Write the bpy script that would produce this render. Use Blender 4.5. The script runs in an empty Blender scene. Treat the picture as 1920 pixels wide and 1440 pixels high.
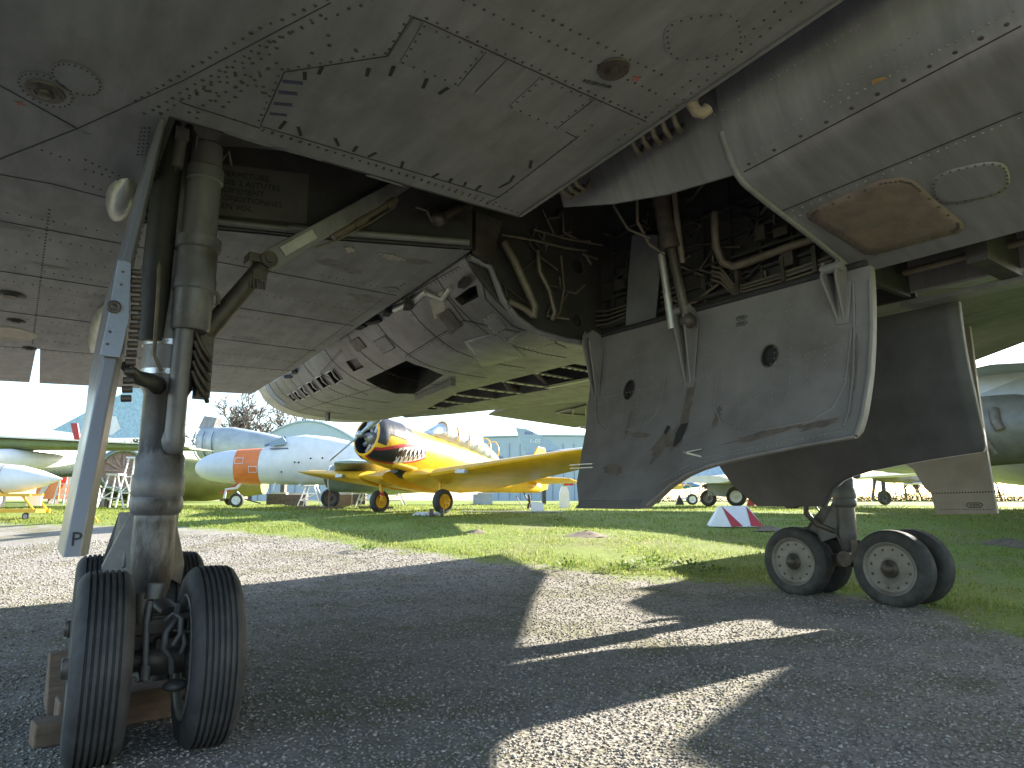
import bpy, bmesh, math, random
import numpy as np
from mathutils import Vector, Matrix, Quaternion, noise
SC = bpy.context.scene
COL = SC.collection
rnd = random.Random(7)
PI = math.pi

# ------------------------------------------------------------------ camera
CH = 1.0615                       # camera height, metres
HD = math.radians(36.48)          # looks this far to the right of the bomber's long axis (+Y)
PT = math.radians(9.683)          # tilted up
FPX = 1280.0                      # focal length for a 1920 px wide frame
cam = bpy.data.cameras.new('camera')
cam.sensor_width = 36.0
cam.lens = 36.0 * FPX / 1920.0
cam.clip_start = 0.05
cam.clip_end = 3000
cob = bpy.data.objects.new('camera', cam)
cob.location = (0, 0, CH)
cob.rotation_euler = (PI / 2 + PT, 0, -HD)
COL.objects.link(cob)
SC.camera = cob

# ------------------------------------------------------------------ sky, sun, exposure
SUN_EL = math.radians(21.0)
SUN_AZ = math.radians(90.0)       # clockwise from +Y: the sun stands off the bomber's far side (+X)
w = bpy.data.worlds.new('World')
SC.world = w
w.use_nodes = True
wn = w.node_tree
sky = wn.nodes.new('ShaderNodeTexSky')
sky.sky_type = 'NISHITA'
sky.sun_disc = False
sky.sun_elevation = SUN_EL
sky.sun_rotation = SUN_AZ
sky.air_density = 1.0
sky.dust_density = 0.8
bg = wn.nodes['Background']
bg.inputs['Strength'].default_value = 0.095
wn.links.new(sky.outputs[0], bg.inputs['Color'])
sun = bpy.data.lights.new('sun', 'SUN')
sun.energy = 5.0
sun.angle = math.radians(0.55)
sun.color = (1.0, 0.94, 0.84)
so = bpy.data.objects.new('sun', sun)
sd = Vector((math.sin(SUN_AZ) * math.cos(SUN_EL), math.cos(SUN_AZ) * math.cos(SUN_EL), math.sin(SUN_EL)))
so.rotation_euler = (-sd).to_track_quat('-Z', 'Y').to_euler()
so.location = (30, 0, 20)
COL.objects.link(so)
SC.view_settings.view_transform = 'Standard'
SC.view_settings.look = 'None'
SC.view_settings.gamma = 1.0
SC.view_settings.use_curve_mapping = False
SC.view_settings.exposure = 2.4
SC.cycles.max_bounces = 8
SC.cycles.diffuse_bounces = 5

# ------------------------------------------------------------------ survey helpers: sight lines on to known real surfaces
_F = Vector((math.sin(HD) * math.cos(PT), math.cos(HD) * math.cos(PT), math.sin(PT)))
_R = Vector((math.cos(HD), -math.sin(HD), 0))
_U = _R.cross(_F)
EYE = Vector((0, 0, CH))
RX, RY = math.cos(HD), -math.sin(HD)      # "right" on the ground
SX, SY = math.sin(HD), math.cos(HD)       # "ahead" on the ground

def sight(px, py):
    return _F + _R * ((px - 960) / FPX) + _U * ((720 - py) / FPX)

def on_plane(px, py, n, d):               # n.p = d
    v = sight(px, py); n = Vector(n)
    return EYE + v * ((d - n.dot(EYE)) / n.dot(v))

def onx(px, py, x): return on_plane(px, py, (1, 0, 0), x)
def ony(px, py, y): return on_plane(px, py, (0, 1, 0), y)
def onz(px, py, z): return on_plane(px, py, (0, 0, 1), z)

def on_fn(px, py, f, t0=0.3, t1=40.0, n=500):   # first sign change of f(p) along the sight line
    v = sight(px, py); a = t0; fa = f(EYE + v * a)
    for i in range(1, n + 1):
        b = t0 * (t1 / t0) ** (i / n); fb = f(EYE + v * b)
        if fa * fb <= 0:
            for _ in range(40):
                m = (a + b) / 2; fm = f(EYE + v * m)
                if fa * fm <= 0: b = m
                else: a = m; fa = fm
            return EYE + v * a
        a, fa = b, fb
    return EYE + v * t1

WA, WB = 3.08, 0.0825                     # underside of the bomber's wing: z = WA - WB*y
def wz(y): return WA - WB * y
def onw(px, py): return on_plane(px, py, (0, WB, 1), WA)

def sm(t):
    t = max(0.0, min(1.0, t)); return t * t * (3 - 2 * t)

def ground_z(x, y):
    s = x * SX + y * SY
    z = 0.74 * sm((s - 7.5) / 15.0) + 0.27 * sm((s - 20) / 30.0)
    if s > 9:
        z += 0.03 * min(1, (s - 9) / 5) * noise.noise(Vector((x * 0.5, y * 0.5, 3.1)))
    return z

def G(r, s):                              # ground point r metres right, s metres ahead of the camera
    x, y = r * RX + s * SX, r * RY + s * SY
    return Vector((x, y, ground_z(x, y)))

def GP(px, s):                            # ground point seen at column px, s metres ahead
    return G((px - 960) / (FPX / math.cos(PT)) * s, s)

def HZ(py, s):                            # height that shows at row py, s metres ahead
    return CH + (938.4 - py) / 1317.0 * s

# ------------------------------------------------------------------ mesh builder
SPLIT = set('trough_frame brake_fitting brush_mark keel_pipe keel_stringer bay_stringer pipe_clamp slot_pipe hydraulic_pipe belly_pipe trough_pipe tape_strip door_catch hole_rim stand edge_lug wheel_spoke canopy_frame cross_bar cradle_rail base_frame brace wire bleed_air_pipe torn_lining exposed_pipe jack_hose brake_hose brake_pipe timber windscreen_frame vent_hole stencil_frame trestle_leg red_triangle board_foot fin_flash exhaust_pipe cradle gear_leg bulkhead_bracket uplock_jack brake_block lock_valve strut_jack bay_edge_rail tail_gear stand_frame trolley_frame chain chock_frame tooth rib_hole hub_nut'.split())
class MB:
    def __init__(s): s.v = []; s.f = []; s.m = []; s.mi = 0; s.smooth = []; s.ops = []
    def add(s, vs, fs, sm_=False):
        if not getattr(s, 'busy', False): s.ops.append((len(s.v), len(s.f)))
        o = len(s.v); s.v.extend([tuple(p) for p in vs])
        for f in fs: s.f.append([i + o for i in f]); s.m.append(s.mi); s.smooth.append(sm_)
        return s
    def box(s, c, d, rot=None):
        c = Vector(c); h = Vector(d) / 2
        vs = [Vector((x * h.x, y * h.y, z * h.z)) for x in (-1, 1) for y in (-1, 1) for z in (-1, 1)]
        if rot is not None: vs = [rot @ p for p in vs]
        return s.add([p + c for p in vs], [(0, 1, 3, 2), (4, 6, 7, 5), (0, 4, 5, 1), (2, 3, 7, 6), (0, 2, 6, 4), (1, 5, 7, 3)])
    def prism(s, poly, off):              # polygon extruded by vector off
        off = Vector(off); n = len(poly); a = [Vector(p) for p in poly]; b = [p + off for p in a]
        fs = [list(range(n))[::-1], list(range(n, 2 * n))] + [(i, (i + 1) % n, n + (i + 1) % n, n + i) for i in range(n)]
        return s.add(a + b, fs)
    def loft(s, rings, closed=True, cap=True, smooth=True):
        n = len(rings[0]); vs = [p for r in rings for p in r]; fs = []
        for k in range(len(rings) - 1):
            for i in range(n if closed else n - 1):
                j = (i + 1) % n
                fs.append((k * n + i, k * n + j, (k + 1) * n + j, (k + 1) * n + i))
        s.add(vs, fs, smooth)
        if cap and closed:
            s.busy = True; s.add(rings[0], [list(range(n))[::-1]]); s.add(rings[-1], [list(range(n))]); s.busy = False
        return s
    def lathe(s, prof, o, ax, n=24, cap=True, smooth=True):   # prof: (t along axis, radius)
        o = Vector(o); ax = Vector(ax).normalized(); u = ax.orthogonal().normalized(); w_ = ax.cross(u)
        rings = [[o + ax * t + (u * math.cos(2 * PI * i / n) + w_ * math.sin(2 * PI * i / n)) * r for i in range(n)] for t, r in prof]
        return s.loft(rings, True, cap, smooth)
    def cyl(s, a, b, r, r2=None, n=12):
        a = Vector(a); b = Vector(b); return s.lathe([(0, r), ((b - a).length, r if r2 is None else r2)], a, b - a, n)
    def tube(s, pts, r, n=6):
        pts = [Vector(p) for p in pts]; rings = []; u = None
        for i, p in enumerate(pts):
            d = (pts[min(i + 1, len(pts) - 1)] - pts[max(i - 1, 0)]).normalized()
            if u is None: u = d.orthogonal().normalized()
            u = (u - d * u.dot(d)).normalized(); w_ = d.cross(u)
            rr = r[i] if isinstance(r, (list, tuple)) else r
            rings.append([p + (u * math.cos(2 * PI * k / n) + w_ * math.sin(2 * PI * k / n)) * rr for k in range(n)])
        return s.loft(rings)
    def sphere(s, c, r, n=10, m=6, sc=(1, 1, 1)):
        c = Vector(c); rings = []
        for j in range(m + 1):
            a = -PI / 2 + PI * j / m; q = max(math.cos(a), 0.02)
            rings.append([c + Vector((r * sc[0] * q * math.cos(2 * PI * i / n), r * sc[1] * q * math.sin(2 * PI * i / n), r * sc[2] * math.sin(a))) for i in range(n)])
        return s.loft(rings)
    def build(s, name, mats, parent=None, loc=None, bevel=0, kind=None, label=None):
        if name in SPLIT and len(s.ops) > 1:
            out = None
            for i, (v0, f0) in enumerate(s.ops):
                v1, f1 = s.ops[i + 1] if i + 1 < len(s.ops) else (len(s.v), len(s.f))
                q = MB(); q.v = s.v[v0:v1]; q.f = [[k - v0 for k in f] for f in s.f[f0:f1]]; q.m = s.m[f0:f1]; q.smooth = s.smooth[f0:f1]
                o = q.build(name, mats, parent, loc, bevel, kind, label); out = out or o
            return out
        me = bpy.data.meshes.new(name); me.from_pydata(s.v, [], s.f)
        if not isinstance(mats, (list, tuple)): mats = [mats]
        for m in mats: me.materials.append(m)
        me.polygons.foreach_set('material_index', s.m)
        me.polygons.foreach_set('use_smooth', s.smooth)
        bm = bmesh.new(); bm.from_mesh(me)
        if len(s.f) < 20000: bmesh.ops.recalc_face_normals(bm, faces=bm.faces)
        bm.to_mesh(me); bm.free()
        o = bpy.data.objects.new(name, me); COL.objects.link(o)
        if parent is not None:
            o.parent = parent
            if 'inv' in parent: o.matrix_parent_inverse = Matrix.Translation(-parent.location)
        if loc is not None: o.location = loc
        if bevel:
            b = o.modifiers.new('bevel', 'BEVEL'); b.width = bevel; b.segments = 2; b.limit_method = 'ANGLE'; b.angle_limit = math.radians(40)
        if kind: o['kind'] = kind
        if label: o['label'] = label
        return o

def tag(o, label, cat, group=None):
    o['label'] = label; o['category'] = cat
    if group: o['group'] = group
    return o

def empty(name, loc, label, cat, group=None, rot=None):
    o = bpy.data.objects.new(name, None); COL.objects.link(o); o.location = loc; o.empty_display_size = 0.3
    if rot is not None: o.rotation_euler = rot
    return tag(o, label, cat, group)

def copy_tree(o, parent=None):
    c = o.copy(); COL.objects.link(c)
    if parent is not None: c.parent = parent
    for ch in list(o.children): copy_tree(ch, c)
    return c

def mirror_mesh(o, name, parent, X):      # the mirrored twin of a part across the plane x = X
    me = o.data.copy()
    a = np.empty(len(me.vertices) * 3); me.vertices.foreach_get('co', a); a = a.reshape(-1, 3); a[:, 0] = 2 * X - a[:, 0]
    me.vertices.foreach_set('co', a.ravel()); me.flip_normals()
    c = bpy.data.objects.new(name, me); COL.objects.link(c)
    for m in o.modifiers:
        b = c.modifiers.new('bevel', 'BEVEL'); b.width = m.width; b.segments = 2; b.limit_method = 'ANGLE'; b.angle_limit = m.angle_limit
    if 'kind' in o: c['kind'] = o['kind']
    c.parent = parent; c.matrix_parent_inverse = o.matrix_parent_inverse.copy()
    return c

# ------------------------------------------------------------------ materials
def mat(name, col, rough=0.6, metal=0.0, var=0.25, scale=6.0, dirt=None, dirt_amt=0.0, streak=None, bump=0.15, bscale=60.0, spec=0.5, emit=None):
    m = bpy.data.materials.new(name); m.use_nodes = True
    nt = m.node_tree; N = nt.nodes; L = nt.links; b = N['Principled BSDF']
    tc = N.new('ShaderNodeTexCoord')
    mp = N.new('ShaderNodeMapping'); L.new(tc.outputs['Object'], mp.inputs['Vector'])
    if streak: mp.inputs['Scale'].default_value = streak
    n1 = N.new('ShaderNodeTexNoise'); n1.inputs['Scale'].default_value = scale; n1.inputs['Detail'].default_value = 7; n1.inputs['Roughness'].default_value = 0.62
    L.new(mp.outputs[0], n1.inputs['Vector'])
    mr = N.new('ShaderNodeMapRange'); mr.inputs['From Min'].default_value = 0.3; mr.inputs['From Max'].default_value = 0.7
    mr.inputs['To Min'].default_value = 1 - var; mr.inputs['To Max'].default_value = 1 + var
    L.new(n1.outputs['Fac'], mr.inputs['Value'])
    mul = N.new('ShaderNodeMix'); mul.data_type = 'RGBA'; mul.blend_type = 'MULTIPLY'; mul.inputs[0].default_value = 1
    mul.inputs[6].default_value = (*col, 1); L.new(mr.outputs[0], mul.inputs[7])
    out = mul.outputs[2]
    if dirt:
        n2 = N.new('ShaderNodeTexNoise'); n2.inputs['Scale'].default_value = scale * 0.45; n2.inputs['Detail'].default_value = 9; n2.inputs['Roughness'].default_value = 0.68
        L.new(tc.outputs['Object'], n2.inputs['Vector'])
        r2 = N.new('ShaderNodeMapRange'); r2.inputs['From Min'].default_value = 0.5; r2.inputs['From Max'].default_value = 0.72
        r2.inputs['To Max'].default_value = dirt_amt; L.new(n2.outputs['Fac'], r2.inputs['Value'])
        mx = N.new('ShaderNodeMix'); mx.data_type = 'RGBA'; L.new(r2.outputs[0], mx.inputs[0]); L.new(out, mx.inputs[6]); mx.inputs[7].default_value = (*dirt, 1)
        out = mx.outputs[2]
    L.new(out, b.inputs['Base Color'])
    n3 = N.new('ShaderNodeTexNoise'); n3.inputs['Scale'].default_value = scale * 2.3; n3.inputs['Detail'].default_value = 4
    L.new(tc.outputs['Object'], n3.inputs['Vector'])
    rr = N.new('ShaderNodeMapRange'); rr.inputs['To Min'].default_value = max(0.05, rough - 0.15); rr.inputs['To Max'].default_value = min(1, rough + 0.15)
    L.new(n3.outputs['Fac'], rr.inputs['Value']); L.new(rr.outputs[0], b.inputs['Roughness'])
    b.inputs['Metallic'].default_value = metal; b.inputs['Specular IOR Level'].default_value = spec
    if bump:
        n4 = N.new('ShaderNodeTexNoise'); n4.inputs['Scale'].default_value = bscale; n4.inputs['Detail'].default_value = 3
        L.new(tc.outputs['Object'], n4.inputs['Vector'])
        bp = N.new('ShaderNodeBump'); bp.inputs['Strength'].default_value = bump; bp.inputs['Distance'].default_value = 0.01
        L.new(n4.outputs['Fac'], bp.inputs['Height']); L.new(bp.outputs[0], b.inputs['Normal'])
    return m

M = {}
M['skin'] = mat('wing_paint', (0.168, 0.166, 0.172), 0.5, 0.0, 0.24, 3.2, (0.085, 0.08, 0.068), 0.7, (2.6, 0.6, 1), 0.1, 25)
M['skin2'] = mat('panel_paint', (0.155, 0.154, 0.160), 0.45, 0.0, 0.2, 4.5, (0.08, 0.075, 0.065), 0.5, (2.5, 0.8, 1), 0.1, 30)
M['belly'] = mat('fuselage_paint', (0.182, 0.178, 0.190), 0.38, 0.25, 0.2, 3.0, (0.10, 0.095, 0.08), 0.5, (0.8, 5, 0.8), 0.08, 20)
M['tail'] = mat('engine_bay_metal', (0.165, 0.158, 0.163), 0.42, 0.3, 0.28, 3.0, (0.09, 0.075, 0.06), 0.75, (1.5, 1.5, 1), 0.08, 20)
M['rust'] = mat('rusty_panel', (0.125, 0.098, 0.082), 0.75, 0.0, 0.35, 7.0, (0.20, 0.10, 0.055), 0.4, None, 0.2, 50)
M['dark'] = mat('bay_black', (0.02, 0.019, 0.019), 0.8, 0.0, 0.4, 5.0, (0.08, 0.06, 0.045), 0.5)
M['baygrey'] = mat('bay_grey', (0.034, 0.031, 0.031), 0.65, 0.0, 0.35, 4.0, (0.03, 0.024, 0.02), 0.7)
M['gap'] = mat('panel_gap', (0.02, 0.019, 0.018), 0.9, 0, 0.3, 9)
M['rivet'] = mat('rivet_steel', (0.055, 0.047, 0.04), 0.6, 0.3, 0.4, 30, (0.12, 0.06, 0.03), 0.6)
M['rivetl'] = mat('rivet_pale', (0.24, 0.235, 0.225), 0.45, 0.4, 0.3, 30)
M['door'] = mat('door_paint', (0.150, 0.138, 0.132), 0.55, 0, 0.2, 3.0, (0.075, 0.06, 0.048), 0.65, None, 0.1, 30)
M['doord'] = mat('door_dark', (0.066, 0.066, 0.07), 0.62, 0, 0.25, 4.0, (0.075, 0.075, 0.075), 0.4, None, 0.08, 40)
M['doort'] = mat('leg_door_taupe', (0.27, 0.237, 0.208), 0.6, 0, 0.18, 3.0, (0.12, 0.10, 0.085), 0.5)
M['leg'] = mat('leg_grey', (0.175, 0.17, 0.178), 0.45, 0.15, 0.22, 6.0, (0.05, 0.038, 0.03), 0.85, (1, 1, 0.35), 0.12, 40)
M['legd'] = mat('leg_dark_grey', (0.095, 0.093, 0.092), 0.5, 0.15, 0.25, 6.0, (0.05, 0.04, 0.032), 0.8)  # darker, greasier grey for the far leg, braces and brake gear
M['grease'] = mat('greasy_steel', (0.075, 0.062, 0.052), 0.5, 0.3, 0.5, 8.0, (0.03, 0.02, 0.016), 0.7)
M['chrome'] = mat('polished_alloy', (0.5, 0.51, 0.53), 0.3, 0.75, 0.12, 4.0, (0.2, 0.2, 0.2), 0.4, (1, 1, 0.3))
def stained(m, bands, col):                # old oil runs: noise-broken stains between given heights
    nt = m.node_tree; N = nt.nodes; L = nt.links; b = N['Principled BSDF']; src = b.inputs['Base Color'].links[0].from_socket
    tc = N.new('ShaderNodeTexCoord'); sp = N.new('ShaderNodeSeparateXYZ'); L.new(tc.outputs['Object'], sp.inputs[0])
    mp = N.new('ShaderNodeMapping'); mp.inputs['Scale'].default_value = (1, 1, .3); L.new(tc.outputs['Object'], mp.inputs[0])
    n = N.new('ShaderNodeTexNoise'); n.inputs['Scale'].default_value = 14; n.inputs['Detail'].default_value = 8; n.inputs['Roughness'].default_value = .65; L.new(mp.outputs[0], n.inputs[0])
    r = N.new('ShaderNodeValToRGB'); e = r.color_ramp.elements; e[0].position = 0; e[0].color = (0, 0, 0, 1); e[1].position = 1; e[1].color = (0, 0, 0, 1)
    for z, v in bands: q = e.new(z / 4); q.color = (v, v, v, 1)
    d = N.new('ShaderNodeMath'); d.operation = 'DIVIDE'; d.inputs[1].default_value = 4; L.new(sp.outputs[2], d.inputs[0]); L.new(d.outputs[0], r.inputs[0])
    a = N.new('ShaderNodeMath'); a.operation = 'ADD'; L.new(r.outputs[0], a.inputs[0]); L.new(n.outputs['Fac'], a.inputs[1])
    k = N.new('ShaderNodeMapRange'); k.inputs[1].default_value = .72; k.inputs[2].default_value = .92; k.inputs[4].default_value = .92; L.new(a.outputs[0], k.inputs[0])
    x = N.new('ShaderNodeMix'); x.data_type = 'RGBA'; L.new(k.outputs[0], x.inputs[0]); L.new(src, x.inputs[6]); x.inputs[7].default_value = (*col, 1); L.new(x.outputs[2], b.inputs['Base Color']); return m
M['legstain'] = stained(mat('leg_oily_grey', (0.185, 0.178, 0.18), 0.45, 0.15, 0.22, 6.0, (0.06, 0.045, 0.036), 0.85, (1, 1, 0.35), 0.12, 40), [(.66, .45), (.80, .30), (.95, .38), (1.0, .10), (1.06, .30), (1.10, .05), (1.22, .05), (1.32, .40), (1.45, .52), (1.62, .42), (1.75, .15), (2.1, .12), (2.6, .2), (3.0, .4)], (.028, .021, .017))
M['doormetal'] = mat('door_alloy', (0.17, 0.17, 0.182), 0.36, 0.5, 0.10, 2.0, (0.24, 0.24, 0.25), 0.4, (1, 1, 0.4), 0.0)
M['alu'] = mat('bare_alloy', (0.42, 0.41, 0.39), 0.4, 0.6, 0.2, 6.0, (0.14, 0.12, 0.1), 0.5)
M['tyre'] = mat('tyre_rubber', (0.036, 0.035, 0.035), 0.72, 0, 0.35, 9.0, (0.10, 0.093, 0.083), 0.6, None, 0.2, 80)
M['rim'] = mat('rim_paint', (0.19, 0.178, 0.158), 0.5, 0.2, 0.2, 8.0, (0.08, 0.06, 0.045), 0.7)
M['hose'] = mat('hose_black', (0.02, 0.02, 0.02), 0.6, 0, 0.3, 8)
M['pipe'] = mat('pipe_tan', (0.14, 0.118, 0.09), 0.5, 0.2, 0.3, 8, (0.07, 0.05, 0.04), 0.6)
M['wood'] = mat('chock_wood', (0.16, 0.11, 0.075), 0.85, 0, 0.3, 5, (0.06, 0.05, 0.04), 0.6, (1, 8, 8), 0.4, 30)
M['red'] = mat('red_paint', (0.42, 0.03, 0.035), 0.5, 0, 0.15, 4)
M['white'] = mat('white_paint', (0.74, 0.75, 0.76), 0.4, 0, 0.07, 3, (0.45, 0.44, 0.42), 0.35)
M['yellow'] = mat('yellow_paint', (0.74, 0.40, 0.02), 0.35, 0, 0.12, 3, (0.42, 0.25, 0.03), 0.5)
M['orange'] = mat('orange_paint', (0.75, 0.20, 0.05), 0.45, 0, 0.12, 3, (0.8, 0.4, 0.2), 0.4)
M['black'] = mat('black_paint', (0.02, 0.021, 0.026), 0.4, 0, 0.2, 5)
M['blue'] = mat('tail_blue', (0.16, 0.19, 0.30), 0.35, 0.4, 0.25, 5)
M['ink'] = mat('stencil_ink', (0.018, 0.018, 0.018), 0.7, 0, 0.3, 20)
M['inkb'] = mat('blue_tape', (0.035, 0.04, 0.075), 0.6, 0, 0.3, 20)
M['star'] = mat('star_red', (0.30, 0.10, 0.06), 0.7, 0, 0.3, 20)

# ------------------------------------------------------------------ ground
border_px = [(-600, 985), (0, 985), (340, 990), (550, 1008), (700, 1028), (900, 1052), (1170, 1086), (1430, 1100), (1700, 1132), (1920, 1205), (2300, 1420)]
_b = []
for px, py in border_px:
    p = on_fn(px, py, lambda q: q.z - ground_z(q.x, q.y), 0.5, 80)
    _b.append((math.atan2(p.x, p.y), math.hypot(p.x, p.y)))
_b.sort()
def border(az):
    return float(np.interp(az, [a for a, _ in _b], [d for _, d in _b]))

def ground_mat():
    m = bpy.data.materials.new('gravel_and_grass'); m.use_nodes = True
    nt = m.node_tree; N = nt.nodes; L = nt.links; b = N['Principled BSDF']
    tc = N.new('ShaderNodeTexCoord')
    def nz(sc, det=6, ro=0.6):
        n = N.new('ShaderNodeTexNoise'); n.inputs['Scale'].default_value = sc; n.inputs['Detail'].default_value = det; n.inputs['Roughness'].default_value = ro
        L.new(tc.outputs['Object'], n.inputs['Vector']); return n.outputs['Fac']
    def ramp(v, stops):
        r = N.new('ShaderNodeValToRGB'); e = r.color_ramp.elements
        e[0].position, e[0].color = stops[0][0], (*stops[0][1], 1); e[1].position, e[1].color = stops[-1][0], (*stops[-1][1], 1)
        for p, c in stops[1:-1]:
            q = e.new(p); q.color = (*c, 1)
        L.new(v, r.inputs[0]); return r.outputs[0]
    def mixc(f, a, c, bt='MIX'):
        x = N.new('ShaderNodeMix'); x.data_type = 'RGBA'; x.blend_type = bt
        if isinstance(f, float): x.inputs[0].default_value = f
        else: L.new(f, x.inputs[0])
        L.new(a, x.inputs[6]); L.new(c, x.inputs[7]); return x.outputs[2]
    def mrange(v, a, bb, c=0.0, d=1.0):
        x = N.new('ShaderNodeMapRange'); x.inputs[1].default_value = a; x.inputs[2].default_value = bb; x.inputs[3].default_value = c; x.inputs[4].default_value = d
        L.new(v, x.inputs[0]); return x.outputs[0]
    vo = N.new('ShaderNodeTexVoronoi'); vo.inputs['Scale'].default_value = 42; L.new(tc.outputs['Object'], vo.inputs['Vector'])
    sep = N.new('ShaderNodeSeparateColor'); L.new(vo.outputs['Color'], sep.inputs[0])
    stone = ramp(sep.outputs[0], [(0, (0.16, 0.142, 0.122)), (0.5, (0.25, 0.228, 0.197)), (1, (0.34, 0.315, 0.275))])
    dust = ramp(nz(2.2), [(0.3, (0.20, 0.185, 0.16)), (0.7, (0.31, 0.29, 0.25))])
    grav = mixc(0.5, stone, dust)
    moss = ramp(nz(30), [(0.35, (0.07, 0.075, 0.03)), (0.65, (0.18, 0.16, 0.07))])
    mossf = mrange(nz(0.9, 8, 0.7), 0.47, 0.64, 0.0, 0.75)
    grav = mixc(mossf, grav, moss)
    grass = ramp(nz(9, 8, 0.7), [(0.3, (0.11, 0.15, 0.03)), (0.55, (0.19, 0.235, 0.05)), (0.75, (0.28, 0.285, 0.11))])
    dry = ramp(nz(5), [(0.4, (0.17, 0.16, 0.06)), (0.65, (0.22, 0.20, 0.11))])
    grass = mixc(mrange(nz(0.55, 7, 0.65), 0.50, 0.66, 0, 0.65), grass, dry)
    at = N.new('ShaderNodeAttribute'); at.attribute_name = 'grass'
    ma = N.new('ShaderNodeMath'); ma.operation = 'ADD'; L.new(at.outputs['Fac'], ma.inputs[0])
    L.new(mrange(nz(2.5, 8, 0.75), 0.25, 0.75, -0.4, 0.4), ma.inputs[1])
    f = mrange(ma.outputs[0], 0.38, 0.62)
    L.new(mixc(f, grav, grass), b.inputs['Base Color'])
    b.inputs['Roughness'].default_value = 0.95; b.inputs['Specular IOR Level'].default_value = 0.15
    bp = N.new('ShaderNodeBump'); bp.inputs['Strength'].default_value = 0.6; bp.inputs['Distance'].default_value = 0.012
    ad = N.new('ShaderNodeMath'); ad.operation = 'ADD'; L.new(vo.outputs['Distance'], ad.inputs[0]); L.new(nz(16, 6), ad.inputs[1])
    L.new(ad.outputs[0], bp.inputs['Height']); L.new(bp.outputs[0], b.inputs['Normal'])
    return m
M['ground'] = ground_mat()

def build_ground():
    azs = list(np.linspace(HD - 0.82, HD + 0.82, 300)) + list(np.linspace(HD + 0.82, HD - 0.82 + 2 * PI, 62))[1:-1]
    rs = [0.0] + list(np.geomspace(0.5, 60, 190)) + list(np.geomspace(66, 1500, 26))
    n = len(azs); vs = [(0, 0, 0)]; gr = [0.0]; fs = []
    for r in rs[1:]:
        for a in azs:
            x, y = r * math.sin(a), r * math.cos(a)
            vs.append((x, y, ground_z(x, y) - (0 if r < 60 else 0)))
            aa = (a + PI) % (2 * PI) - PI
            d = r - border(aa)
            gr.append(max(0, min(1, 0.5 + d / (1.0 + 0.1 * r))))
    for i in range(n): fs.append((0, 1 + (i + 1) % n, 1 + i))
    for k in range(len(rs) - 2):
        for i in range(n):
            j = (i + 1) % n
            fs.append((1 + k * n + i, 1 + k * n + j, 1 + (k + 1) * n + j, 1 + (k + 1) * n + i))
    me = bpy.data.meshes.new('ground'); me.from_pydata(vs, [], fs)
    at = me.attributes.new('grass', 'FLOAT', 'POINT'); at.data.foreach_set('value', gr)
    me.polygons.foreach_set('use_smooth', [True] * len(fs)); me.materials.append(M['ground'])
    o = bpy.data.objects.new('ground', me); COL.objects.link(o); o['kind'] = 'structure'
    return o
build_ground()

# ================================================================== the big grey bomber overhead
XC = 4.16
def cut(o, cutters, m=None):              # carve real openings, apply, throw the cutters away
    for c in cutters:
        k = o.modifiers.new('cut', 'BOOLEAN'); k.operation = 'DIFFERENCE'; k.object = c; k.solver = 'EXACT'; k.material_mode = 'TRANSFER'
    dg = bpy.context.evaluated_depsgraph_get(); dg.update()
    me = bpy.data.meshes.new_from_object(o.evaluated_get(dg)); me.name = o.data.name
    o.modifiers.clear(); o.data = me
    for c in cutters: bpy.data.objects.remove(c)
    return o

def sharp(o, deg=38):
    o.data.set_sharp_from_angle(angle=math.radians(deg)); return o

bomber = empty('bomber_jet', (XC, 4.0, 0), 'big grey delta-wing bomber seen from under its wing, bay doors hanging open', 'bomber jet')
bomber['inv'] = 1

def down(p, d=0.003):                      # a point just under the wing's skin
    return Vector((p[0], p[1], wz(p[1]) - d))
def pw(px, py, d=0.003):
    q = onw(px, py); return Vector((q.x, q.y, q.z - d))

# ---- wings with a wheel bay let into them
A_, B_ = (0.45, 3.27), (2.45, 3.22)
C_, D_, E_ = (2.45, 3.79), (1.35, 4.20), (0.47, 4.48)
def hinge(x): return 7.6 - 0.1 * (x - 0.3)
def te(x): return 9.07 - 0.167 * (x - 0.0)
def lex(y): return -1.28 - 0.65 * (y - 3.1)
def wing_mesh():
    m = MB(); V = lambda x, y, t=0.0: (x, y, wz(y) + t)
    le0, le1, le2, tip, tipb = (2.45, -2.64), (1.1, -0.56), (-1.39, 3.27), (-4.2, 7.6), (-4.2, hinge(-4.2))
    h1, h2 = (0.47, hinge(0.47)), (2.45, hinge(2.45))
    bot = [le0, le1, le2, tip, tipb, h1, h2, C_, D_, E_, A_, B_]
    vs = [V(*p) for p in bot]; ix = {p: i for i, p in enumerate(bot)}
    fs = [[ix[p] for p in q] for q in ([le0, le1, le2, A_, B_], [le2, tip, tipb, h1, E_, A_], [E_, h1, h2, C_, D_])]
    tt = {le0: .06, le1: .05, le2: .04, tip: .03, tipb: .05, h1: .14, h2: .2, C_: .7, B_: .7}
    top = [le0, le1, le2, tip, tipb, h1, h2, C_, B_]
    o = len(vs); vs += [V(p[0], p[1], tt[p]) for p in top]
    fs.append([o + i for i in range(len(top))])
    for a in range(len(top)):
        b = (a + 1) % len(top)
        if top[a] == C_: continue
        fs.append((ix[top[a]], ix[top[b]], o + b, o + a))
    m.add(vs, fs); return m
wing = wing_mesh().build('wing', M['skin'], bomber)
wing2 = mirror_mesh(wing, 'wing', bomber, XC)
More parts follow.
